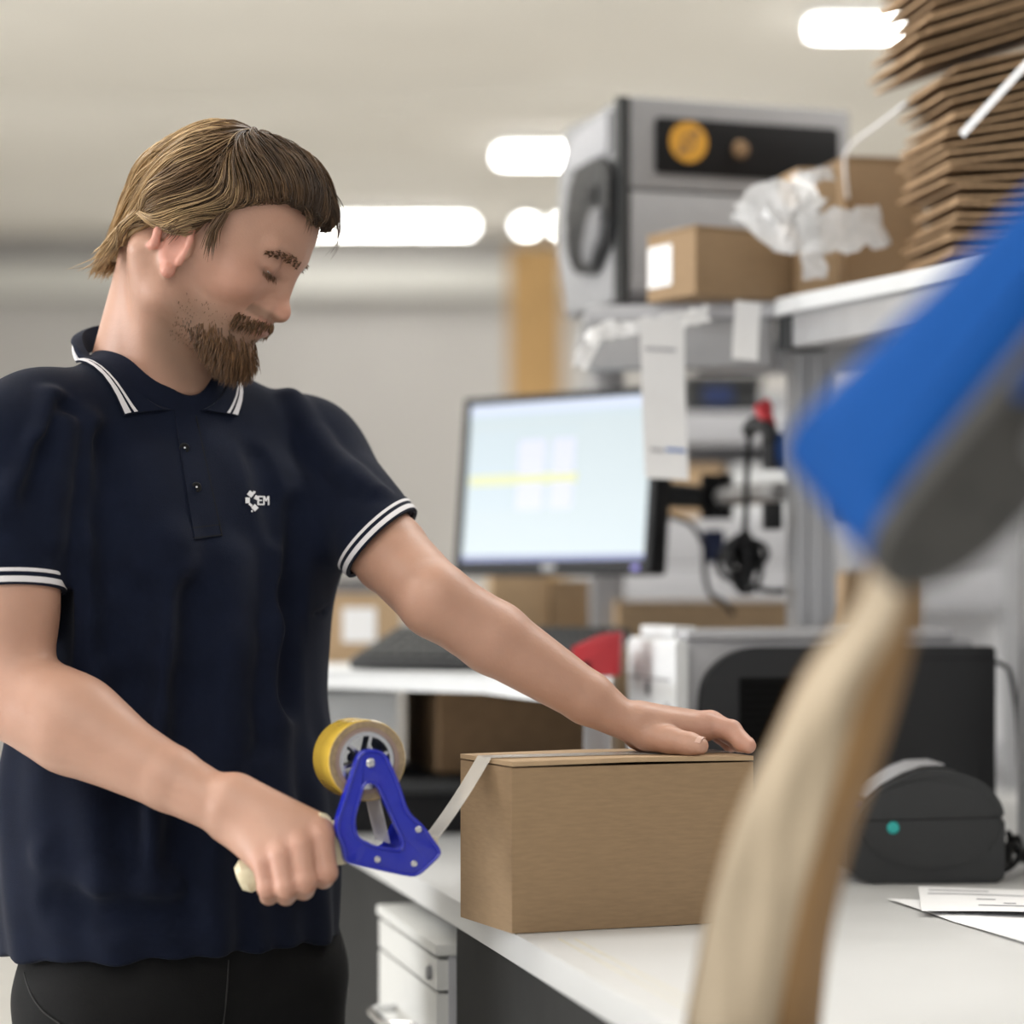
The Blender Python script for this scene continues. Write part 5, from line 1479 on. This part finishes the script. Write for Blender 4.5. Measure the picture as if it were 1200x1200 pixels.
fold(((350, 600), (345, 700), (340, 820)), 0.014, -0.006, 0.018)
fold(((60, 470), (45, 520), (20, 570), (2, 600)), 0.013, 0.006, 0.012)
fold(((80, 480), (60, 530), (40, 580)), 0.012, -0.004, 0.010)
fold(((74, 500), (62, 570), (58, 630)), 0.012, 0.005, 0.012)
fold(((380, 540), (410, 560), (440, 580)), 0.012, 0.005, 0.012)
fold(((340, 470), (370, 520), (420, 570)), 0.012, 0.005, 0.014)
fold(((305, 530), (318, 570), (330, 620)), 0.014, -0.003, 0.012)
fold(((60, 1000), (120, 1030), (200, 1040)), 0.014, 0.005, 0.016)
fold(((60, 1060), (130, 1075), (220, 1070)), 0.012, -0.004, 0.016)
fold(((300, 900), (330, 960), (350, 1030)), 0.014, 0.005, 0.016)
shirt.cone(NB + n3 * 0.050 + z3 * 0.07, NB + n3 * 0.062 + z3 * 0.008, 0.046, 0.029, 0.004, '-')
HEM = 0.868
shirt.plane(TC + z3 * HEM, -z3 + n3 * 0.04, 0.003, '-')
shirt.plane(CR, aR, 0.002, '-') if False else None
# sleeve ends: cut only near the arm
def cutter(c, n_, rad):
    c = V3(c); n_ = V3(n_)
    def f(q_):
        d_ = q_ - c
        a = d_ @ n_
        r = np.linalg.norm(d_ - a[:, None] * n_, axis=1)
        return np.maximum(-a, np.maximum(r - rad, a - 0.14))
    return f
shirt.p.append((cutter(CR, aR, 0.058), 0.002, '-'))
shirt.p.append((cutter(CLp, nL, 0.098), 0.002, '-'))
def hollow(c, n_, r):
    shirt.cone(Vector(c) - Vector(n_) * 0.008, Vector(c) + Vector(n_) * 0.04, r, r, 0.002, '-')
hollow(CR, aR, 0.0455)
hollow(CLp, aL, 0.0400)
def cloth(q_):
    x, y, z = q_[:, 0], q_[:, 1], q_[:, 2]
    a = (q_ - np.array(TC)) @ TR
    th = np.arctan2(a[:, 1], a[:, 0])
    low = ss(1.22, 0.95, z)
    d_ = 0.0011 * low * np.sin(11 * th + 2.2 * np.sin(5 * z + 1) + 1.0) + 0.0016 * low * np.sin(19 * th + 3.0 * np.sin(7 * z))
    d_ += 0.0009 * np.sin(60 * x + 25 * z + 2 * np.sin(30 * y)) * np.sin(34 * z + 20 * y)
    far = np.minimum(np.abs((q_ - np.array(CR)) @ np.array(aR)) + 10 * (x > -0.33), np.abs((q_ - np.array(CLp)) @ np.array(aL)) + 10 * (x < -0.2))
    return d_ * np.clip(far / 0.03, 0, 1)
sv, sq = surface(shirt, (-0.60, 2.22, 0.84), (-0.06, 2.78, 1.50), 0.0026, disp=cloth)
sv = relax(sv, sq, 1, 0.5)
polo = mesh_obj('polo_shirt', sv, sq, M['navy'], person)
# keep the covered skin under the cloth
bp = bv.copy()
def axdist(p_, a, b):
    a, b = V3(a), V3(b); d_ = b - a; t_ = np.clip(((p_ - a) @ d_) / (d_ @ d_), 0, 1)
    return np.linalg.norm(p_ - a - t_[:, None] * d_, axis=1)
tcl_ = (bp - np.array(TC)) @ TR
cov = (axdist(bp, SR, CR) < 0.075) & (((bp - np.array(CR)) @ np.array(aR)) < -0.016)
cov |= (axdist(bp, SLa, CLp) < 0.075) & (((bp - np.array(CLp)) @ np.array(nL)) < -0.016)
cov |= (np.hypot(tcl_[:, 0], tcl_[:, 1] * 0.8) < 0.15) & (bp[:, 2] > 0.95) & (bp[:, 2] < 1.365) & (bp[:, 1] > 2.40) & (bp[:, 0] < -0.23)
ci_ = np.where(cov)[0]
for _ in range(4):
    pp_ = bp[ci_]; d0_ = shirt.field(pp_)
    gr_ = np.stack([shirt.field(pp_ + e_) - d0_ for e_ in np.eye(3) * 0.002], 1); gr_ /= np.linalg.norm(gr_, axis=1)[:, None] + 1e-9
    bp[ci_] = pp_ - gr_ * np.clip(d0_ + 0.005, 0, 0.012)[:, None]
skin.data.vertices.foreach_set('co', (bp - np.array(person.location)).astype(np.float32).ravel()); skin.data.update()
SB_ = BVHTree.FromPolygons([Vector(x) for x in sv], [list(map(int, x)) for x in sq])
def shirt_at(px, py, lift=0.0008):
    dr = (P(px, py, 1.0) - CAM).normalized()
    h_ = SB_.ray_cast(CAM, dr)
    return h_[0] - dr * lift if h_[0] is not None else P(px, py, 2.5)
# sleeve ribs with two white stripes
def sleeve_rib(c, n_, a0, a1, ra, rb):
    """ribbed cuff: rings on the sleeve cone a0-a1, cut by planes along n_"""
    c, n_ = Vector(c), Vector(n_).normalized()
    ax = (Vector(a1) - Vector(a0)); L_ = ax.length; ax.normalize()
    e1_ = ax.cross(Vector((0.3, 1, 0.2))).normalized(); e2_ = ax.cross(e1_)
    nn = 64
    def ring(a, extra):
        out = []
        for i in range(nn + 1):
            th = 2 * math.pi * i / nn
            dr = e1_ * math.cos(th) + e2_ * math.sin(th)
            s_ = (c - Vector(a0)).dot(ax)
            for _ in range(3):
                r = ra + (rb - ra) * min(max(s_ / L_, 0), 1) + extra
                p_ = Vector(a0) + dr * r + ax * s_
                s_ += (a - (p_ - c).dot(n_)) / ax.dot(n_)
            out.append(Vector(a0) + dr * r + ax * s_)
        return out
    def band(name, a0_, a1_, extra, m_):
        bm = B()
        sheet(bm, [ring(a0_, extra - 0.003), ring(a0_, extra), ring((a0_ + a1_) / 2, extra + 0.0003), ring(a1_, extra), ring(a1_, extra - 0.004)])
        bmesh.ops.remove_doubles(bm, verts=bm.verts[:], dist=1e-5)
        return obj(name, bm, m_, polo)
    band('sleeve_rib', -0.016, 0.0025, 0.0008, M['navy'])
    part_label(band('rib_stripe', -0.0125, -0.0092, 0.0013, M['trim_white']), 'white stripe on the sleeve rib')
    part_label(band('rib_stripe', -0.0050, 0.0005, 0.0013, M['trim_white']), 'broad white stripe on the sleeve rib')
sleeve_rib(CR, aR, SR, CR + aR * 0.05, 0.0535, 0.0500)
sleeve_rib(CLp, nL, SL, CLp + aL * 0.05, 0.0545, 0.0435)
# collar
CC = P(172, 424, 2.515)
NS = 60
def col_T(s_):
    th = math.pi - s_ * math.radians(176)
    r = 0.0655 * abs(math.cos(th)) ** 2 + 0.0625 * math.sin(th) ** 2
    return CC + (n3 * math.cos(th) + l3 * math.sin(th)) * r + z3 * (-0.040 * math.cos(th) - 0.012 * max(math.cos(th), 0) ** 3)
def lerpt(x, xs, ys):
    return float(np.interp(x, xs, ys))
def col_B(s_):
    a = abs(s_) * 128
    th = math.radians(180 - a) * (1 if s_ >= 0 else -1) if s_ != 0 else math.pi
    th = math.pi - math.radians(a) * (1 if s_ >= 0 else -1)
    r = lerpt(a, (0, 60, 95, 128), (0.076, 0.071, 0.075, 0.086 if s_ < 0 else 0.074))
    zz = lerpt(a, (0, 60, 95, 128), (0.024, 0.014, -0.016, -0.064))
    return CC + (n3 * math.cos(th) + l3 * math.sin(th)) * r + z3 * zz
nv = 10
g = []
for i in range(NS + 1):
    s_ = -1 + 2 * i / NS
    t_, b_ = col_T(s_), col_B(s_)
    row = [t_ - z3 * 0.022 + (CC - t_).normalized() * 0.003, t_ - z3 * 0.008 + (CC - t_).normalized() * 0.001]
    out = (t_ - CC); out.z = 0; out.normalize()
    for j in range(nv + 1):
        f = j / nv
        p_ = t_.lerp(b_, f) + out * 0.006 * math.sin(math.pi * min(1, f * 1.1)) + z3 * 0.003 * math.sin(math.pi * f)
        # stay outside the shirt
        h_ = SB_.find_nearest(p_)
        if h_[0] is not None:
            sd_ = (p_ - h_[0]).dot(h_[1])
            if sd_ < 0.003 and f > 0.25: p_ = p_ + h_[1] * (0.003 - sd_)
        row.append(p_)
    g.append(row)
bm = B(); sheet(bm, g); collar = obj('collar', bm, M['navy'], polo, solid=0.0022)
for (f0_, f1_) in ((0.74, 0.80), (0.86, 0.97)):
    bm = B(); rows = []
    for row in g:
        main = row[2:]
        def at(f):
            x = f * nv; i = min(int(x), nv - 1); return main[i].lerp(main[i + 1], x - i)
        r2 = []
        for f in (f0_, (f0_ + f1_) / 2, f1_):
            p_ = at(f); o_ = (p_ - CC); o_.z = max(o_.z, 0) + 0.045; r2.append(p_ + o_.normalized() * 0.0020)
        rows.append(r2)
    sheet(bm, rows); part_label(obj('collar_stripe', bm, M['trim_white'], collar, solid=0.0006), 'white stripe along the collar edge')
# placket, buttons, logo
def on_shirt(name, polys, m_, parent_, lift, solid=0.0005, nsub=4):
    bm = B()
    for (a, b, c_, d_) in polys:
        A_, B_, C_, D_ = (Vector((x[0], x[1], 0)) for x in (a, b, c_, d_))
        gg = []
        for i in range(nsub + 1):
            gg.append([])
            for j in range(nsub + 1):
                p_ = A_.lerp(B_, i / nsub).lerp(D_.lerp(C_, i / nsub), j / nsub)
                gg[-1].append(shirt_at(p_.x, p_.y, lift))
        sheet(bm, gg)
    return obj(name, bm, m_, parent_, solid=solid)
plk = on_shirt('placket', [((204, 481), (229, 487), (260, 628), (228, 632))], M['navy'], polo, 0.0012, 0.0016, 16)
on_shirt('placket_seam', [((229, 487), (230.2, 487), (261, 628), (259.8, 628)), ((226, 618), (258.5, 614), (258.5, 615.2), (226, 619.2)), ((227, 630), (260, 626), (260, 627.2), (227, 631.2))], M['trouser'], plk, 0.0022, 0.0004, 8)
for px_, py_ in ((216, 525), (230, 571)):
    c_ = shirt_at(px_, py_, 0.0026); ax_ = (CAM - c_).normalized()
    bm = B(); lathe(bm, [(0, 0.0008), (0.0028, 0.0008), (0.0034, 0.0018), (0.0046, 0.0016), (0.005, 0.0)], c_, ax_, 18); obj('button', bm, M['black'], plk)
    bm = B(); lathe(bm, [(0, 0.0017), (0.0009, 0.0015), (0.001, 0.0007)], c_ + Vector((0.0004, 0, 0.0003)), ax_, 8); obj('button_thread', bm, M['thread'], plk)
def quad(cx, cy, w_, h_, rot=0):
    a = math.radians(rot); c_, s_ = math.cos(a), math.sin(a)
    return tuple((cx + x * c_ - y * s_, cy + x * s_ + y * c_) for x, y in ((-w_ / 2, -h_ / 2), (w_ / 2, -h_ / 2), (w_ / 2, h_ / 2), (-w_ / 2, h_ / 2)))
emb = [quad(293.6, 579.0, 6.4, 5.6, 38), quad(290.2, 586.4, 5.0, 6.6, 0), quad(298.6, 595.0, 6.2, 5.8, 45), quad(300.4, 583.2, 4.2, 4.6, 30), quad(293.6, 591.6, 4.6, 2.4, 40), quad(297.8, 576.9, 2.6, 2.4, 20), quad(295.2, 599.0, 1.8, 2.0, 0)]
on_shirt('logo_emblem', emb, M['thread'], polo, 0.0012, 0.0006, 2)
lt = [quad(302.6, 586.6, 1.7, 10.6), quad(305.2, 582.0, 5.2, 1.5), quad(304.9, 586.4, 4.4, 1.4), quad(305.3, 591.2, 5.6, 1.6)]
lt += [quad(309.2, 586.6, 1.5, 10.6), quad(314.7, 586.6, 1.5, 10.6), quad(310.8, 584.4, 1.5, 6.2, -24), quad(313.1, 584.4, 1.5, 6.2, 24)]
on_shirt('logo_letters', lt, M['thread'], polo, 0.0012, 0.0006, 2)

# ---------------------------------------------------------------- trousers and shoes
tr = Sculpt()
HIP = TC + Vector((0.012, 0.0, 0))
tr.ell(HIP + z3 * 0.88, (0.112, 0.155, 0.13), TR, 0.05)
legs = []
for s in (-1, 1):
    hp = HIP + l3 * (s * 0.085) + z3 * 0.82
    kn = HIP + l3 * (s * 0.100) + n3 * 0.03 + z3 * 0.47
    an = HIP + l3 * (s * 0.115) - n3 * 0.01 + z3 * 0.09
    tr.cone(hp, kn, 0.092, 0.066, 0.04); tr.cone(kn, an, 0.066, 0.052, 0.04); legs.append(an)
tr.plane(HIP + z3 * 0.055, -z3, 0.002, '-')
tr.plane(HIP + z3 * 0.955, z3, 0.004, '-')
def tcl(q_):
    return 0.0022 * np.sin(45 * q_[:, 2] + 20 * q_[:, 0] + 2 * np.sin(18 * q_[:, 1])) * np.sin(14 * q_[:, 0] + 9 * q_[:, 2])
tv, tq = surface(tr, (-0.60, 2.25, 0.03), (-0.05, 2.80, 1.0), 0.0042, disp=tcl)
tv = relax(tv, tq, 1, 0.5)
trou = mesh_obj('trousers', tv, tq, M['trouser'], person)
TB = BVHTree.FromPolygons([Vector(x) for x in tv], [list(map(int, x)) for x in tq])
def tro(px, py, lift=0.0012):
    dr = (P(px, py, 1.0) - CAM).normalized(); h_ = TB.ray_cast(CAM, dr)
    return (h_[0] - dr * lift) if h_[0] is not None else None
M['seam'] = mat('seam_thread', (0.022, 0.022, 0.022), 0.8)
for pts in (((28, 1140), (36, 1165), (50, 1185), (70, 1200)), ((268, 1125), (266, 1160), (262, 1200))):
    q_ = [x for x in (tro(*p_) for p_ in pts) if x is not None]
    if len(q_) > 2:
        bm = B(); tube(bm, smooth_path(q_, 4), 0.0009, 6); obj('trouser_seam', bm, M['seam'], trou)
for an in legs:
    sh = Sculpt()
    sh.cone(an - z3 * 0.045 - n3 * 0.02, an - z3 * 0.052 + n3 * 0.14, 0.040, 0.036, 0.03)
    sh.cone(an - z3 * 0.03, an + z3 * 0.0, 0.043, 0.046, 0.03)
    sh.plane(Vector((0, 0, 0.0)), -z3, 0.003, '-')
    a_ = np.array(an)
    xv, xq = surface(sh, a_ - 0.22, a_ + 0.22, 0.005)
    mesh_obj('shoe', xv, xq, M['shoe'], person)

# ---------------------------------------------------------------- hair and beard
def strands(name, lines, radii, cols, m_, parent_, nside=3):
    V_, Q_, C_ = [], [], []
    base_i = 0
    for ln, rd, cc in zip(lines, radii, cols):
        n_ = len(ln)
        t_ = np.gradient(ln, axis=0); t_ /= (np.linalg.norm(t_, axis=1)[:, None] + 1e-9)
        ref = np.array([0.31, 0.52, 0.79])
        a_ = np.cross(t_, ref); a_ /= (np.linalg.norm(a_, axis=1)[:, None] + 1e-9)
        b_ = np.cross(t_, a_)
        ring = []
        for k_ in range(nside):
            an_ = 2 * math.pi * k_ / nside
            ring.append(ln + (a_ * math.cos(an_) + b_ * math.sin(an_)) * rd[:, None])
        vv = np.stack(ring, 1).reshape(-1, 3)
        V_.append(vv); C_.append(np.repeat(cc, nside, axis=0))
        i_ = np.arange(n_ - 1)[:, None] * nside; k2 = np.arange(nside)[None, :]
        q_ = np.stack([i_ + k2, i_ + (k2 + 1) % nside, i_ + nside + (k2 + 1) % nside, i_ + nside + k2], -1).reshape(-1, 4) + base_i
        Q_.append(q_); base_i += len(vv)
    return mesh_obj(name, np.concatenate(V_), np.concatenate(Q_), m_, parent_, np.concatenate(C_))

EC = np.array([0.020, 0, 0.034]); ER_ = np.array([0.080, 0.081, 0.079])
HX = [-0.10, -0.06, -0.035, -0.014, 0.006, 0.020, 0.026, 0.036, 0.065, 0.085, 0.105]
HZ = [-0.080, -0.062, -0.030, 0.000, 0.000, -0.006, 0.022, 0.047, 0.072, 0.074, 0.062]
def hairline(p):
    """positive where hair grows (head frame): set back temples, fringe in front, nape behind"""
    return p[..., 2] - np.interp(p[..., 0], HX, HZ)
cap = Sculpt()
def ch(c, r, k=0.01, op='+'): cap.ell(H(*c), [x * HS for x in r], HR, k, op)
ch(EC, ER_ * 0.985)
ch((0.050, 0, 0.064), (0.045, 0.056, 0.042), 0.02)
cap.cone(H(-0.030, 0, 0.02), H(-0.036, 0, -0.045), 0.036 * HS, 0.026 * HS, 0.03)
for s in (-1, 1):
    cap.cone(H(0.0, s * 0.060, 0.035), H(-0.030, s * 0.046, -0.035), 0.022, 0.018, 0.02)
    cap.cone(H(0.010, s * 0.068, 0.030), H(-0.018, s * 0.070, 0.018), 0.012, 0.012, 0.012)
    cap.cone(H(-0.010, s * 0.072, 0.014), H(0.020, s * 0.071, 0.013), 0.0135, 0.0125, 0.01)
    cap.cone(H(0.022, s * 0.066, 0.020), H(0.022, s * 0.066, -0.004), 0.007, 0.006, 0.010)
cap.p.append((lambda q_: hairline(((q_ - np.array(HC)) @ HR) / HS) * HS * 0.7, 0.006, '-'))
hv_, hq_ = surface(cap, np.array(HC) - 0.20, np.array(HC) + 0.20, 0.0028)
hv_ = relax(hv_, hq_, 2, 0.5)
hh = to_head(hv_)
DARK, MID, BLOND = np.array([0.045, 0.025, 0.013]), np.array([0.145, 0.082, 0.039]), np.array([0.53, 0.36, 0.185])
def haircol(h_, rnd):
    t = np.clip(0.62 - 5.5 * h_[:, 0] - 3.0 * (h_[:, 2] - 0.05), 0, 1)
    t = np.clip(t + rnd, 0, 1)
    c_ = np.where(t[:, None] < 0.5, DARK + (MID - DARK) * (t[:, None] * 2), MID + (BLOND - MID) * (t[:, None] * 2 - 1))
    return c_
hair = mesh_obj('hair', hv_, hq_, M['hair'], person, haircol(hh, np.full(len(hh), -0.22)))
HB = BVHTree.FromPolygons([Vector(x) for x in hv_], [list(map(int, x)) for x in hq_])
hn_ = vnormals(hv_, hq_)
rg = np.random.default_rng(3)
lines, radii, cols = [], [], []
NSTR = 7500
clump = rg.integers(0, len(hv_), 420); clr = rg.uniform(-0.32, 0.32, 420); cll = rg.uniform(0.0, 0.008, 420); cut_ = rg.uniform(0.0, 1.0, 420) ** 2 * np.where(to_head(hv_[clump])[:, 0] > 0.03, 0.030, 0.014); cls = rg.uniform(-0.3, 0.3, 420)
cpos = hv_[clump]
roots = rg.choice(np.where(hairline(hh) > 0.004)[0], NSTR)
for vi in roots:
    p = Vector(hv_[vi]); ci = int(np.argmin(((cpos - hv_[vi]) ** 2).sum(1)))
    L_ = rg.uniform(0.05, 0.10); n_ = 11; st = L_ / n_
    lift = rg.uniform(0.0004, 0.0035) + cll[ci]
    ln, nr = [], Vector(hn_[vi])
    q_ = p.copy()
    for j in range(n_ + 1):
        f_ = j / n_
        ln.append(np.array(q_ + nr * (lift * min(1, 0.25 + f_ * 1.6))))
        h_ = to_head(np.array([q_]))[0]
        if j and hairline(h_) < -0.002 - cut_[ci] * (0.5 + 0.5 * rg.random()): break
        sgn = -1 if h_[1] < 0 else 1
        wf = float(np.clip((h_[0] + 0.030) / 0.07, 0, 1)); wf = wf * wf * (3 - 2 * wf)
        wz = float(np.clip((h_[2] - 0.030) / 0.045, 0, 1)); wf *= 0.12 + 0.88 * wz * wz * (3 - 2 * wz)
        Dl = np.array([-0.66, sgn * 0.25, -0.66]) * (1 - wf) + np.array([0.85, sgn * 0.22, -0.45]) * wf
        Dl[0] += cls[ci] * 0.35; Dl[1] += cls[ci] * 0.2
        if h_[2] < -0.02: Dl = np.array([-0.22 - 0.4 * cls[ci], sgn * 0.1, -0.95])
        Dw = Vector(HR @ Dl)
        Dw = (Dw - nr * Dw.dot(nr))
        if Dw.length < 1e-4: break
        q_ = q_ + Dw.normalized() * st
        hit = HB.find_nearest(q_)
        if hit[0] is None: break
        dist_ = (q_ - hit[0]).dot(hit[1])
        if h_[2] > -0.03 or dist_ < 0: q_ = hit[0].copy(); nr = (nr * 0.4 + hit[1] * 0.6).normalized()
    if len(ln) < 4: continue
    ln = np.array(ln)
    ln = ln + rg.uniform(-1, 1, 3) * 0.0010 * np.sin(np.linspace(0, 1, len(ln))[:, None] * 5 + rg.uniform(0, 6))
    r0 = rg.uniform(0.0005, 0.0011)
    cols.append(haircol(to_head(ln), clr[ci] + rg.uniform(-0.14, 0.14)))
    lines.append(ln); radii.append(r0 * np.clip(1.15 - np.linspace(0, 1, len(ln)) ** 2, 0.15, 1))
# fringe locks hanging in front of the forehead
def lock(pts, n_, spread, r0, d, tone, seed):
    rr_ = np.random.default_rng(seed)
    path = np.array([V3(P(a, b, d)) for a, b in pts])
    path = np.array([V3(x) for x in smooth_path([Vector(x) for x in path], 5)])
    for i in range(n_):
        o_ = rr_.normal(size=3) * spread; o2 = rr_.normal(size=3) * spread * 0.9
        tt = np.linspace(0, 1, len(path))[:, None]
        m_ = max(5, int(len(path) * rr_.uniform(0.6, 1.0)))
        ln = (path + o_ * (0.6 + 0.4 * tt) + o2 * tt)[:m_]
        lines.append(ln); radii.append(r0 * np.clip(1.15 - np.linspace(0, 1, m_) ** 2, 0.12, 1)); cols.append(np.tile(DARK * (1 - tone) + MID * tone, (m_, 1)) * rr_.uniform(0.7, 1.4))
lock(((350, 195), (372, 212), (388, 234), (392, 256), (384, 274)), 80, 0.0042, 0.0008, 2.47, 0.1, 1)
lock(((335, 190), (362, 210), (380, 236), (386, 258), (380, 272)), 70, 0.0045, 0.0008, 2.455, 0.15, 2)
lock(((372, 215), (390, 240), (397, 264), (394, 288), (380, 306)), 14, 0.0014, 0.0005, 2.46, 0.3, 3)
lock(((368, 228), (386, 250), (391, 272), (384, 292)), 14, 0.0022, 0.0005, 2.45, 0.2, 13)
lock(((340, 222), (356, 238), (364, 256), (360, 272)), 22, 0.003, 0.0005, 2.42, 0.4, 14)
lock(((305, 200), (322, 216), (330, 236), (324, 252)), 40, 0.004, 0.0007, 2.43, 0.6, 4)
lock(((165, 255), (152, 284), (142, 306), (133, 312)), 60, 0.005, 0.0008, 2.50, 1.6, 5)
lock(((178, 268), (164, 298), (154, 322), (147, 334)), 70, 0.005, 0.0008, 2.50, 1.4, 6)
lock(((262, 250), (250, 268), (245, 285), (242, 302)), 50, 0.003, 0.0007, 2.388, 0.8, 8)
lock(((222, 245), (214, 258), (206, 268), (196, 277)), 60, 0.004, 0.0008, 2.392, 0.9, 9)
lock(((250, 160), (262, 149), (276, 149), (290, 156)), 40, 0.003, 0.0007, 2.48, 0.6, 10)
hs = strands('hair_strands', lines, radii, cols, M['hair'], hair)
hs['kind'] = 'stuff'
# beard
lines, radii, cols = [], [], []
bh = hv
inhead = headm & (bh[:, 0] > 0.0)
jawd = (bh[:, 2] + 0.10 * np.clip(0.045 - bh[:, 0], 0, 1))
chin = inhead & (bh[:, 0] > 0.040) & (bh[:, 2] > -0.0675 - 0.75 * np.clip(bh[:, 0] - 0.040, 0, 0.05)) & (jawd < -0.053 - 0.02 * np.clip((0.07 - bh[:, 0]) / 0.04, 0, 1)) & (bh[:, 2] > -0.118) & (np.linalg.norm(bh - np.array([0.05, 0, -0.06]), axis=1) < 0.075)
lipz = inhead & (np.abs(bh[:, 1]) < 0.020) & (bh[:, 2] > -0.0500) & (bh[:, 2] < -0.0325) & (bh[:, 0] > 0.082)
mst = inhead & (bh[:, 0] > 0.078) & (np.abs(bh[:, 1]) < 0.034) & (bh[:, 2] < -0.0290 - 0.20 * np.abs(bh[:, 1])) & ~((bh[:, 0] > 0.0965) & (bh[:, 2] > -0.0315)) & (bh[:, 2] > -0.0355 - 0.5 * np.abs(bh[:, 1]))
jawline = inhead & (bh[:, 0] > 0.034) & (bh[:, 2] > -0.088) & (jawd < -0.040) & ~chin & (np.linalg.norm(bh - np.array([0.05, 0, -0.06]), axis=1) < 0.080)
def beard(idx, n_, len_, dirv, nw, r0, wgt=None):
    idx = np.where(idx)[0]
    if not len(idx): return
    pw = None if wgt is None else wgt[idx] / wgt[idx].sum()
    for i in rg.choice(idx, n_, p=pw):
        p0 = bv[i]; nr = bn[i]
        lx = bh[i]
        ll = len_(lx) * rg.uniform(0.6, 1.1)
        d_ = nr * nw + (HR @ np.array(dirv(lx))) + rg.normal(size=3) * 0.22
        d_ /= np.linalg.norm(d_)
        g_ = HR @ np.array([-0.15, 0, -1.0])
        n2 = 6; ln = [p0 - nr * 0.0006]; dd = d_.copy()
        for j in range(n2):
            dd = dd + g_ * 0.16; dd /= np.linalg.norm(dd); ln.append(ln[-1] + dd * ll / n2)
        lines.append(np.array(ln)); radii.append(r0 * np.clip(1.1 - np.linspace(0, 1, n2 + 1) ** 2, 0.12, 1))
        c_ = np.array([0.125, 0.064, 0.029]) * rg.uniform(0.45, 1.7) + np.array([0.05, 0.03, 0.012]) * rg.random() ** 3
        if lx[0] < 0.06: c_ = c_ * 0.7
        cols.append(np.tile(c_, (n2 + 1, 1)))
wch = np.clip((-0.052 - jawd) / 0.020, 0.05, 1.0) * np.clip((bh[:, 0] - 0.036) / 0.022, 0.15, 1.0)
beard(chin & ~lipz, 1900, lambda x: 0.004 + 0.014 * np.clip((x[0] - 0.045) / 0.040, 0, 1), lambda x: (0.75, 0, -0.7), 0.5, 0.0005, wch)
beard(jawline & ~lipz, 420, lambda x: 0.0030, lambda x: (0.3, 0, -0.7), 0.4, 0.00028)
beard(mst, 520, lambda x: 0.009, lambda x: (0.2, 0.7 * np.sign(x[1]), -0.9), 0.35, 0.0006)
for s in (-1, 1):
    eb = inhead & (bh[:, 0] > 0.066) & (np.abs(bh[:, 1] - s * 0.029) < 0.021) & (np.abs(bh[:, 2] - (0.0265 - 7.0 * (np.abs(bh[:, 1]) - 0.024) ** 2)) < 0.0036)
    beard(eb, 210, lambda x: 0.007, lambda x, s=s: (-0.1, s * 1.0, 0.5), 0.3, 0.0005)
    la = inhead & (np.abs(bh[:, 1] - s * 0.031) < 0.012) & (np.abs(bh[:, 2] - 0.0050) < 0.0022) & (bh[:, 0] > 0.078)
    beard(la, 50, lambda x: 0.006, lambda x, s=s: (0.9, s * 0.2, -0.4), 0.2, 0.0003)
bd = strands('beard', lines, radii, cols, M['hair'], person)
bd['kind'] = 'stuff'
